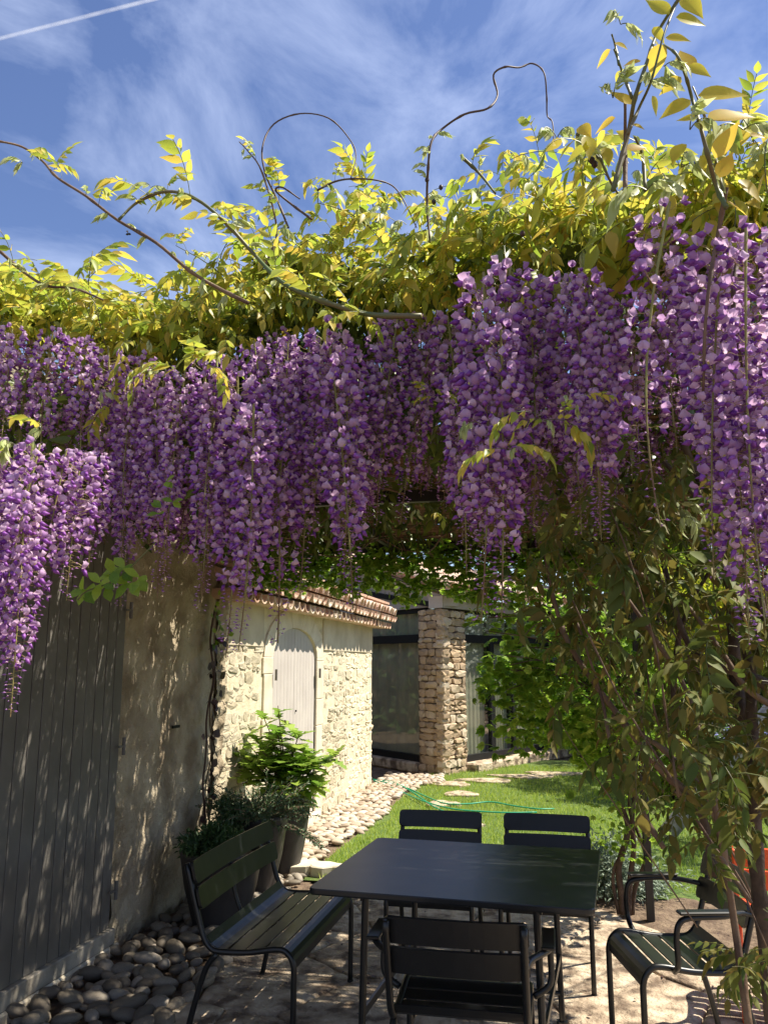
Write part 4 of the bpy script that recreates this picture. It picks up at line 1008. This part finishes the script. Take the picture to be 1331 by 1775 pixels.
V, T, Mi = merge([cloud(2900, f_shrub, (.045, .085), PALM), cloud(2600, f_beam, (.035, .065), PALM), cloud(2200, f_top, (.04, .07), PALM), cloud(260, f_stemleaf, (.03, .06), PALM)])
link('foliage', np_mesh('foliage', V, T, [M['creeper']]), crp, kind='stuff')
PM_ = np_mesh('leaf', PALM[0], PALM[1], M['creeper'])
for k in range(120):
    p = f_beam() if k % 2 else f_shrub()
    if p is None: continue
    place('leaf', PM_, crp, p + Vector((0, -.1, -.03)), (rng.gauss(0, 1), rng.gauss(-.5, .6), rng.gauss(-.3, .4)), rng.uniform(.05, .085))
b = MB()
for k in range(10):
    x0 = rng.uniform(-2.2, -.2); P = [Vector((x0 + i * .13, 6.03 + .04 * math.sin(i * 2 + k), 2.40 - .10 * math.sin(i / 7 * math.pi) * rng.random())) - OC for i in range(8)]
    b.tube(smoothpath(P, 3), .004, 5)
b.build('trailing_stems', M['cane'], crp, smooth=True, kind='stuff')

# green sprig hanging by the near flowers
spr = thing('akebia_sprig', 'bright green oval-leaved sprig hanging below the purple flowers near the gate', 'sprig', tuple(at(190, 1010, 1.95)))
OS = at(190, 1010, 1.95)
OV = leaf_tpl(w=.30, n=6, peak=.55, droop=.1); OV_ME = np_mesh('leaf', OV[0], OV[1], M['creeper'])
P = smoothpath([at(x, y, 1.95) - OS for x, y in ((270, 940), (225, 985), (190, 1010), (150, 1025), (135, 1040))], 4); MB().tube(P, .002, 5).build('stem', M['shoot'], spr)
for (px, py) in [(215, 985), (195, 995), (225, 1010), (180, 1015), (150, 1025), (238, 1000)]:
    for q in range(5):
        a = q * 1.25 + rng.random(); place('leaf', OV_ME, spr, at(px + rng.uniform(-6, 6), py + rng.uniform(-6, 6), 1.95 + rng.uniform(-.03, .03)) - OS, (math.cos(a), -.35 + rng.gauss(0, .2), math.sin(a) * .8 - .3), rng.uniform(.035, .055), (0, -.8, .7))
for (px, py) in [(288, 835), (280, 880), (275, 890), (300, 870)]:
    for q in range(3): place('leaf', OV_ME, spr, at(px, py, 1.9) - OS, (rng.gauss(0, 1), -.3, rng.gauss(0, .6)), .03, (0, -.8, .7))

# ============================================================ FURNITURE
def arc_pts(P, n=5): return smoothpath(P, n)
PROF = [(.0, .0), (.002, .30), (-.002, .385), (-.03, .428), (-.075, .438), (-.20, .418), (-.32, .414), (-.365, .425), (-.40, .47), (-.43, .56), (-.488, .755)]
def sample_prof(pts, n=8):
    P = smoothpath([Vector((u, 0, z)) for u, z in pts], n); d = [0]
    for a, b_ in zip(P, P[1:]): d.append(d[-1] + (b_ - a).length)
    return P, d
SEATP = [(-.002, .36), (.0, .40), (-.022, .428), (-.06, .438), (-.14, .428), (-.24, .418), (-.32, .418), (-.365, .432), (-.392, .468)]
BACKP = [(-.424, .585), (-.447, .655), (-.456, .668), (-.480, .755), (-.490, .79)]
def slat(P, i0, i1, W, th, bow, parent, m, name='seat_slat', rc=0):
    """slat across the width (y) following profile points i0..i1"""
    b = MB(); ny = 10; pts = P[i0:i1 + 1]; V = []; m_ = len(pts)
    for s_ in (0, 1):
        for i, p in enumerate(pts):
            t_ = (pts[min(i + 1, m_ - 1)] - pts[max(i - 1, 0)]).normalized(); nn = Vector((-t_.z, 0, t_.x))
            for k in range(ny + 1):
                y = (k / ny - .5); q = p + nn * (th * (s_ - .5)); bb = bow * (1 - 4 * y * y); yy = y * W
                if rc and k in (0, ny): yy *= 1 - rc / W * {0: 1, 1: .35, 2: 0}[min(i, m_ - 1 - i)]
                V.append((q.x - bb, yy, q.z))
    n1 = (ny + 1); o = m_ * n1; Fc = []
    for i in range(m_ - 1):
        for k in range(ny): a = i * n1 + k; Fc += [(a, a + 1, a + n1 + 1, a + n1), (o + a, o + a + n1, o + a + n1 + 1, o + a + 1)]
    for k in range(ny): Fc += [(k, o + k, o + k + 1, k + 1), ((m_ - 1) * n1 + k, (m_ - 1) * n1 + k + 1, o + (m_ - 1) * n1 + k + 1, o + (m_ - 1) * n1 + k)]
    for i in range(m_ - 1): a = i * n1; Fc += [(a, a + n1, o + a + n1, o + a), (a + ny, o + a + ny, o + a + n1 + ny, a + n1 + ny)]
    return b.add(V, Fc).build(name, M[m], parent, smooth=False)
def luxembourg(name, label, cat, W, arms, m='black', group=None, loc=(0, 0, 0), rz=0, mid=False):
    t_ = thing(name, label, cat, loc, rz, group); r = .0125
    fr = smoothpath([Vector((u, 0, z)) for u, z in PROF], 6)
    for sd in (-1, 1):
        y = sd * (W / 2 + r)
        MB().tube([(p.x, y, p.z) for p in fr], r, 10).build('side_frame', M[m], t_, smooth=True)
        MB().tube([(p.x, y, p.z) for p in smoothpath([Vector((-.335, 0, .405)), Vector((-.385, 0, .34)), Vector((-.44, 0, .16)), Vector((-.475, 0, 0))], 5)], r, 10).build('rear_leg', M[m], t_, smooth=True)
        for (xx) in (0.0, -.475): MB().tube([(xx, y, 0.0), (xx, y, .012)], .015, 8).build('foot', M['beam'], t_)
    if mid: MB().tube([(p.x, 0, p.z) for p in smoothpath([Vector((-.39, 0, .40)), Vector((-.445, 0, .5)), Vector((-.502, 0, .74))], 5)], .011, 8).build('back_stay', M[m], t_, smooth=True)
    P, d = sample_prof(SEATP, 6); L0 = d[-1]; cuts = [0, .24, .41, .58, .75, 1.0] 
    def idx(f): return min(range(len(d)), key=lambda i: abs(d[i] - f * L0))
    # finer resample for crisp gaps
    def pt(s): 
        i = max(j for j in range(len(d)) if d[j] <= s + 1e-9); i = min(i, len(d) - 2); return P[i].lerp(P[i + 1], (s - d[i]) / (d[i + 1] - d[i]))
    for a, c in zip(cuts, cuts[1:]):
        g = .006 if a > 0 else 0; g2 = .006 if c < 1 else 0; s0, s1 = a * L0 + g, c * L0 - g2; k = 6 if (a == 0 or c == 1) else 4
        Q = [pt(s0 + (s1 - s0) * i / k) for i in range(k + 1)]; slat(Q, 0, k, W, .005, 0, t_, m)
    for (a, c) in (((-.428, .575), (-.452, .662)), ((-.455, .676), (-.480, .765))):
        Q = [Vector((a[0] + (c[0] - a[0]) * i + .019, 0, a[1] + (c[1] - a[1]) * i)) for i in (0, .07, .2, .8, .93, 1)]; slat(Q, 0, 5, W + .055, .012, .018, t_, m, 'back_slat', rc=.034)
    if arms:
        for sd in (-1, 1):
            y = sd * (W / 2 + 2 * r + .004); yo = y + sd * .058
            pth = [(-.12, y, .425), (-.115, yo, .47), (-.112, yo + sd * .004, .56), (-.125, yo + sd * .004, .615), (-.17, yo, .635), (-.30, yo, .640), (-.40, y, .635), (-.452, sd * (W / 2 + r), .62)]
            MB().tube(smoothpath(pth, 5), .0115, 9).build('arm_tube', M[m], t_, smooth=True)
            MB().box((-.235, yo, .655), (.22, .048, .013), bev=.004).build('armrest', M[m], t_)
    return t_
# bench faces +x
luxembourg('garden_bench', 'dark metal slatted bench between the pebbles and the table', 'bench', .92, False, loc=(-1.135, 4.0, 0), rz=R(0), mid=True)
c1 = luxembourg('garden_chair', 'black metal slatted chair behind the table, on the bench side', 'chair', .42, False, group='chairs behind the table', loc=(-.735, 4.52, 0), rz=R(-90))
c2 = copy_tree(c1); c2.location = (-.145, 4.53, 0); c2.rotation_euler.z = R(-91); c2['label'] = 'black metal slatted chair behind the table, on the side of the climbing stems'
luxembourg('garden_armchair', 'near black armchair with its back to the camera, pushed under the table', 'armchair', .43, True, loc=(-.40, 3.40, 0), rz=R(91))
a2 = luxembourg('garden_armchair', 'black armchair facing the table end, half behind hanging wisteria leaves', 'armchair', .42, True, loc=(.195, 3.85, 0), rz=R(194))
luxembourg('orange_chair', 'orange-red metal slatted chair at the frame edge behind the wisteria trunks', 'chair', .44, False, m='red', loc=(1.04, 4.75, 0), rz=R(80))

tb = thing('garden_table', 'black metal rectangular garden table with rounded corners', 'table', (-.443, 3.775, 0), R(-3.4))
TW, TD = 1.085, 1.0
b = MB(); ring = []
for cx_, cy_, a0 in ((TW / 2 - .03, TD / 2 - .03, 0), (-TW / 2 + .03, TD / 2 - .03, 90), (-TW / 2 + .03, -TD / 2 + .03, 180), (TW / 2 - .03, -TD / 2 + .03, 270)):
    for k in range(5): a = R(a0 + 22.5 * k); ring.append((cx_ + .03 * math.cos(a), cy_ + .03 * math.sin(a)))
n = len(ring); V = [(x * s_, y * s_, z) for z, s_ in ((.716, .996), (.722, 1), (.736, 1), (.740, .996)) for x, y in ring]
b.add(V, [(l * n + i, l * n + (i + 1) % n, (l + 1) * n + (i + 1) % n, (l + 1) * n + i) for l in range(3) for i in range(n)] + [tuple(range(3 * n, 4 * n)), tuple(reversed(range(n)))]).build('table_top', M['table'], tb)
for sx in (-1, 1):
    for sy in (-1, 1):
        MB().tube([(sx * .33, sy * .42, .715), (sx * .345, sy * .43, .01)], .014, 10).tube([(sx * .345, sy * .43, 0), (sx * .345, sy * .43, .012)], .026, 10).build('leg', M['black'], tb, smooth=False)
for sx in (-1, 1):
    MB().box((sx * .335, 0, .70), (.03, .86, .022)).build('side_rail', M['black'], tb); MB().box((sx * .343, 0, .28), (.012, .84, .03)).build('side_brace', M['black'], tb)
for z in (.60, .13):
    MB().tube([(-.34, .42, z), (.34, .42, z)], .010, 8).build('cross_bar', M['black'], tb)

# ============================================================ PLANTERS
def planter(label, p, h, r0, r1, sq=False, rz=0):
    t_ = thing('planter', label, 'planter', tuple(p), rz, 'dark planters along the wall'); n = 4 if sq else 24; V = []; k = 1.3 if sq else 1
    prof = [(0, r0 * .96), (.02, r0), (h * .5, r0 + (r1 - r0) * .62), (h * .95, r1), (h, r1 * 1.03), (h, r1 * .92), (h - .05, r1 * .9)]
    for z, r in prof:
        for i in range(n): a = 2 * math.pi * (i + .5) / n; V.append((r * k * math.cos(a), r * k * math.sin(a), z))
    m_ = len(prof); Fc = [(l * n + i, l * n + (i + 1) % n, (l + 1) * n + (i + 1) % n, (l + 1) * n + i) for l in range(m_ - 1) for i in range(n)]
    MB().add(V, Fc).build('pot', M['pot'], t_, smooth=not sq)
    MB().add([(r1 * .9 * k * math.cos(2 * math.pi * (i + .5) / n), r1 * .9 * k * math.sin(2 * math.pi * (i + .5) / n), h - .045) for i in range(n)], [tuple(range(n))]).build('soil', M['earth'], t_)
    return t_
planter('large dark planter behind the bench back, holding a low dark shrub', (-2.18, 5.25, 0), .44, .17, .26)
planter('middle dark planter holding the rosemary beside the bench end', (-2.22, 6.02, 0), .52, .12, .21)
planter('far tall dark planter with a pale lit edge, holding the oakleaf shrub', (-2.22, 6.62, 0), .52, .12, .20)
# hydrangea: lobed leaves on upright branches
def lobed():
    V = [(0, 0, 0)]; out = [(.12, .10), (.25, .34), (.36, .16), (.52, .44), (.66, .17), (.80, .26), (1, 0), (.80, -.26), (.66, -.17), (.52, -.44), (.36, -.16), (.25, -.34), (.12, -.10)]
    V += [(x, y, .10 * abs(y) - .16 * x * x) for x, y in out]; V.append((.5, 0, -.04)); c = len(V) - 1
    T = [(0, c, 1)[::-1]] + [(c, i, i + 1)[::-1] for i in range(1, len(out))] + [(c, len(out), 0)[::-1]]
    return np.array(V, float), np.array(T), np.zeros(len(T), int)
LOB = lobed(); LOB_ME = np_mesh('leaf', LOB[0], LOB[1], M['hyd'])
hyd = thing('oakleaf_shrub', 'light green shrub with lobed leaves growing from the far planter before the arched door', 'shrub', (-2.22, 6.62, .48)); OHd = Vector((-2.22, 6.62, .48))
tips = [(482, 1245, 6.6), (440, 1300, 6.6), (405, 1330, 6.5), (520, 1290, 6.6), (545, 1330, 6.6), (500, 1340, 6.4), (460, 1350, 6.4), (420, 1380, 6.4), (540, 1380, 6.5), (590, 1330, 6.6), (500, 1400, 6.3), (470, 1300, 6.7), (560, 1390, 6.4), (400, 1290, 6.8), (455, 1260, 6.6), (480, 1290, 6.5), (510, 1320, 6.6), (430, 1340, 6.5), (475, 1375, 6.4), (515, 1370, 6.4), (560, 1350, 6.5), (395, 1350, 6.6), (450, 1320, 6.4), (530, 1350, 6.4)]
for (px, py, Y) in tips:
    e = at(px, py - 22, Y) - OHd; mid_ = e * .5 + Vector((0, 0, .1)); P = smoothpath([Vector((rng.gauss(0, .03), rng.gauss(0, .03), -.04)), mid_, e], 5)
    MB().tube(P, [.007 - .004 * i / len(P) for i in range(len(P))], 6).build('branch', M['cane'], hyd, smooth=True)
    for k in range(17):
        q = P[int(len(P) * (.30 + .69 * (k + 1) / 17)) - 1] ; a = k * 2.4
        place('leaf', LOB_ME, hyd, q, (math.cos(a), math.sin(a), rng.gauss(.6 if k > 13 else .05, .3)), rng.uniform(.13, .22) * (.8 if k > 13 else 1))
# rosemary
ros = thing('rosemary_bush', 'grey-green rosemary with narrow leaves arching out over its planter', 'shrub', (-2.2, 6.0, .48)); ORo = Vector((-2.2, 6.0, .48))
parts = []; b = MB()
for k in range(150):
    a = rng.uniform(0, 6.28); l = rng.uniform(.18, .44); d = Vector((math.cos(a) * rng.uniform(.3, 1), math.sin(a) * rng.uniform(.3, 1), rng.uniform(.3, 1.1))).normalized(); P = [Vector((rng.gauss(0, .05), rng.gauss(0, .05), 0))]
    if k < 6: d = Vector((1, .2, .05)).normalized(); l = .5
    for i in range(8): d = (d + Vector((rng.gauss(0, .05), rng.gauss(0, .05), -.09))).normalized(); P.append(P[-1] + d * l / 8)
    b.tube(P, .0022, 4)
    nn = int(l / .0075); Q = np.array([tuple(P[min(int(u * 8), 7)].lerp(P[min(int(u * 8), 7) + 1], u * 8 % 1)) for u in np.linspace(.1, .999, nn)])
    D = np.tile([tuple(d)], (nn, 1)) * .8 + unit(nn); parts.append(scatter(*LEAFN, frames(D, unit(nn)), Q, nr.uniform(.022, .036, nn)))
V, T, Mi = merge(parts); link('foliage', np_mesh('foliage', V, T, M['rose']), ros, kind='stuff'); b.build('stems', M['cane'], ros, kind='stuff')
def bush(name, label, cat, c, rad, n, size, tpl, m, clumpy=.35, stem_=True, group=None):
    t_ = thing(name, label, cat, (c[0], c[1], 0), 0, group); cl = [(unit(1)[0] * nr.rand() ** .4) for _ in range(max(12, int(26)))]
    cl = [np.array(q) * np.array(rad) * .8 for q in cl]; P = []
    for k in range(n):
        q = cl[rng.randrange(len(cl))]; p = q + nr.normal(size=3) * np.array(rad) * clumpy * .5
        P.append(p + np.array([0, 0, c[2]]))
    P = np.array(P); P = P[P[:, 2] > .02]; k = len(P)
    D = (P - np.array([0, 0, c[2]])) / np.array(rad) + unit(k) * .9; U = np.tile([[0, 0, 1.]], (k, 1)) + nr.normal(size=(k, 3)) * .5
    V, T, Mi = scatter(*tpl, frames(D, U), P, nr.uniform(size[0], size[1], k)); link('foliage', np_mesh('foliage', V, T, m), t_, kind='stuff')
    if stem_:
        b = MB()
        for q in cl[:8]: b.tube([(q[0] * .1, q[1] * .1, 0), (q[0] * .4, q[1] * .4, c[2] * .6), (q[0] * .9, q[1] * .9, c[2] + q[2] * .9)], [.02 * max(rad) , .015 * max(rad), .006 * max(rad)], 5)
        b.build('branches', M['bark'], t_, smooth=True)
    return t_
bush('dark_shrub', 'low dark green needle-leaved shrub in the shaded planter behind the bench', 'shrub', (-2.27, 5.28, .47), (.18, .28, .10), 4200, (.03, .05), LEAFN, M['dark'])
bush('trailing_herb', 'dark trailing herb between the two near planters', 'herb', (-2.36, 5.75, .55), (.13, .26, .13), 2200, (.025, .04), LEAFN, M['dark'])
bush('santolina_bush', 'rounded silver grey bush at the lawn edge behind the table corner', 'bush', (.26, 6.55, .10), (.40, .33, .26), 9000, (.03, .05), LEAFN, M['silver'], clumpy=.45, stem_=False)
# small dish behind the bench
MB().tube([(0, 0, 0), (0, 0, .03)], [.07, .085], 16).build('plant_saucer', M['gloss'], loc=ongr(430, 1578, .06), smooth=False)
tag(bpy.data.objects['plant_saucer'], 'small pale round dish on the pebbles behind the bench', 'dish')

# ============================================================ HOSE
hs_ = [(646, 1350), (668, 1357), (700, 1364), (735, 1379), (770, 1392), (810, 1393), (850, 1391), (890, 1396), (930, 1402), (960, 1401)]
hs2 = [(648, 1354), (690, 1369), (730, 1388), (780, 1402), (830, 1407), (880, 1409), (930, 1408)]
hs3 = [(647, 1352), (680, 1356), (712, 1372), (750, 1398), (775, 1408), (800, 1410)]
b = MB()
for h_ in (hs_, hs2, hs3): b.tube(smoothpath([ongr(x, y, .014) + Vector((0, 0, .006 * math.sin(x))) for x, y in h_], 6), .008, 8)
tag(b.build('garden_hose', M['hose'], smooth=True), 'bright green garden hose looping over pebbles and lawn', 'hose')

# ============================================================ BACKGROUND GARDEN on the right
def tree(name, label, c, hgt, rad, n, size, m, tr_r, group=None, bark='bark', lean=0, base_crown=.35):
    t_ = thing(name, label, 'tree', (c[0], c[1], 0), 0, group)
    P = smoothpath([Vector((0, 0, 0)), Vector((lean * .3, 0, hgt * .25)), Vector((lean * .6, .1, hgt * .5)), Vector((lean, 0, hgt * .8))], 5)
    tb_ = MB().tube(P, [tr_r * (1 - .6 * i / len(P)) for i in range(len(P))], 10); cl = []
    for k in range(16):
        a = k * 2.4; r = rad * rng.uniform(.35, .95); z = hgt * rng.uniform(base_crown, 1.0); q = Vector((lean + r * math.cos(a), r * math.sin(a), z)); cl.append(q)
        s = P[min(len(P) - 1, int(len(P) * min(.95, z / hgt * .8)))]; tb_.tube([s, s.lerp(q, .5) + Vector((0, 0, .1)), q], [tr_r * .35, tr_r * .22, tr_r * .08], 6)
    tb_.build('trunk', M[bark], t_, smooth=True)
    idx = nr.randint(len(cl), size=n); C_ = np.array([tuple(q) for q in cl])[idx]; Pp = C_ + unit(n) * (nr.rand(n, 1) ** .45) * rad * .42 * np.array([1, 1, .75])
    D = unit(n) + (Pp - C_); U = np.tile([[0, 0, 1.]], (n, 1)) + nr.normal(size=(n, 3)) * .5
    V, T, Mi = scatter(*SMALL, frames(D, U), Pp, nr.uniform(size[0], size[1], n)); link('crown', np_mesh('crown', V, T, m), t_, kind='stuff'); return t_
tree('garden_tree', 'slim tree with pale peeling trunk standing on the lawn behind the creeper', (.85, 8.6), 3.6, .8, 2200, (.06, .10), M['treeleaf'], .085, bark='pale_bark', base_crown=.7, lean=2.6)
tree('maple_tree', 'yellow-green maple glowing in the sun behind the wisteria trunks', (2.3, 12.6), 3.5, 1.2, 7000, (.07, .12), M['maple'], .08, base_crown=.45)
tree('evergreen_tree', 'tall dark evergreen tree at the back of the garden', (6.2, 16.5), 7, 2.4, 16000, (.10, .17), M['treeleaf'], .18, base_crown=.2)
tree('evergreen_tree', 'dark bushy tree behind the glazed house end', (1.4, 19.5), 6, 2.6, 16000, (.10, .17), M['treeleaf'], .18, base_crown=.15)
tree('evergreen_tree', 'broad dark tree at the far edge of the lawn', (7.5, 18), 7, 3, 16000, (.10, .17), M['treeleaf'], .2, base_crown=.15)
bush('ceanothus_bush', 'dark bush with blue flowers before the low garden wall', 'bush', (2.3, 10.4, .55), (.9, .6, .6), 9000, (.04, .07), SMALL, M['treeleaf'])
bl = bush('flowering_bush', 'blue-flowered low bush in the back border', 'bush', (1.9, 10.0, .75), (.40, .3, .30), 320, (.03, .05), SMALL, M['blue'])
bush('laurel_bush', 'glossy green bush above the low garden wall', 'bush', (3.6, 12.8, 1.6), (1.6, .8, 1.3), 15000, (.06, .11), SMALL, M['treeleaf'])
bush('laurel_bush', 'mid green bush at the end of the glazed house', 'bush', (.9, 16.2, 1.0), (1.2, .8, 1.1), 12000, (.06, .10), SMALL, M['treeleaf'])
bush('box_bush', 'loose light green bush between tree trunk and glazed house', 'bush', (1.25, 10.9, .8), (.7, .6, .8), 7000, (.05, .08), SMALL, M['creeper'])
# low dry-stone wall
gw = thing('garden_wall', 'low dry-stone wall behind the blue-flowered bush', 'wall', (2.6, 11.3, 0))
z = 0
while z < .8:
    h = rng.uniform(.09, .15); x = -1.8
    while x < 3.5:
        w = rng.uniform(.18, .42); o = link('stone', rng.choice(STP), gw); o.matrix_basis = Matrix.Translation((x + w / 2, rng.uniform(-.02, .02), z + h / 2)) @ Matrix.Rotation(R(-90), 4, 'Z') @ Matrix.Diagonal((.3, w * .98, h * .97, 1)); x += w
    z += h
MB().box((.85, .14, .38), (5.3, .2, .76)).build('backing', M['earth'], gw)
# hedge closing the garden
def f_h():
    x = rng.uniform(-12, 16); z = rng.random() * 3.4 * (1 + .2 * mnoise.noise(Vector((x * .4, 0, 0)))); return Vector((x, 24 + rng.gauss(0, .5), z))
V, T, Mi = cloud(15000, f_h, (.16, .28), SMALL); mirror_hedge = thing('hedge', 'added unseen hedge that darkens the reflection in the glazing', 'hedge', (-10, 16, 0)); VV, TT, MM = cloud(5000, lambda: Vector((rng.gauss(0, .4), rng.uniform(-7, 7), rng.random() * 5)), (.2, .34), SMALL); link('foliage', np_mesh('foliage', VV, TT, M['treeleaf']), mirror_hedge, kind='stuff'); MB().box((-.4, 0, 2), (.4, 14, 4)).build('branches', M['bark'], mirror_hedge)  # second hedge is added out of view to darken what the panes mirror
hd = thing('hedge', 'tall dark hedge closing the garden behind everything', 'hedge', (0, 0, 0)); link('foliage', np_mesh('foliage', V, T, M['treeleaf']), hd, kind='stuff')
MB().box((2, 24.4, 1.4), (28, .4, 2.8)).build('branches', M['bark'], hd)
# fallen petals and twigs under the vine
tw = []
for k in range(260): tw.append((rng.uniform(-2.0, 1.6), rng.uniform(3.2, 6.2), .016))
V, T, Mi = scatter(*SMALL, frames(unit(260) * [1, 1, .1], np.tile([[0, 0, 1.]], (260, 1))), np.array(tw), nr.uniform(.010, .028, 260))
tag(link('leaf_litter', np_mesh('leaf_litter', V, T, M['brownleaf'])), 'small fallen leaves scattered over the patio stones', 'leaf litter', kind='stuff')

# ============================================================ SKY THINGS
d0, d1 = ray(-60, 82), ray(330, -18); k0, k1 = 9000 / d0.z, 9000 / d1.z
MB().tube([d0 * k0 + (d1 * k1 - d0 * k0) * (i / 12) for i in range(13)], 30, 16, cap=False).build('contrail', M['trail'], smooth=True)
tag(bpy.data.objects['contrail'], 'thin white aircraft trail crossing the blue sky', 'contrail')
be = thing('carpenter_bee', 'tiny black bee hovering in the sky beside the drooping shoot', 'bee', tuple(at(223, 406, 2.0)))
MB().tube([(-.008, 0, 0), (-.004, 0, 0), (.0, 0, .001), (.004, 0, 0), (.008, 0, -.001)], [.001, .0035, .0025, .0035, .001], 8).build('body', M['bee'], be, smooth=True)
for s_ in (-1, 1): MB().add([(0, 0, .002), (-.004, s_ * .009, .006), (.004, s_ * .010, .006)], [(0, 1, 2)]).build('wing', M['gloss'], be)
print('individual blossoms', tot, 'objects', len(bpy.data.objects), 'tris', sum(len(m_.polygons) for m_ in bpy.data.meshes))
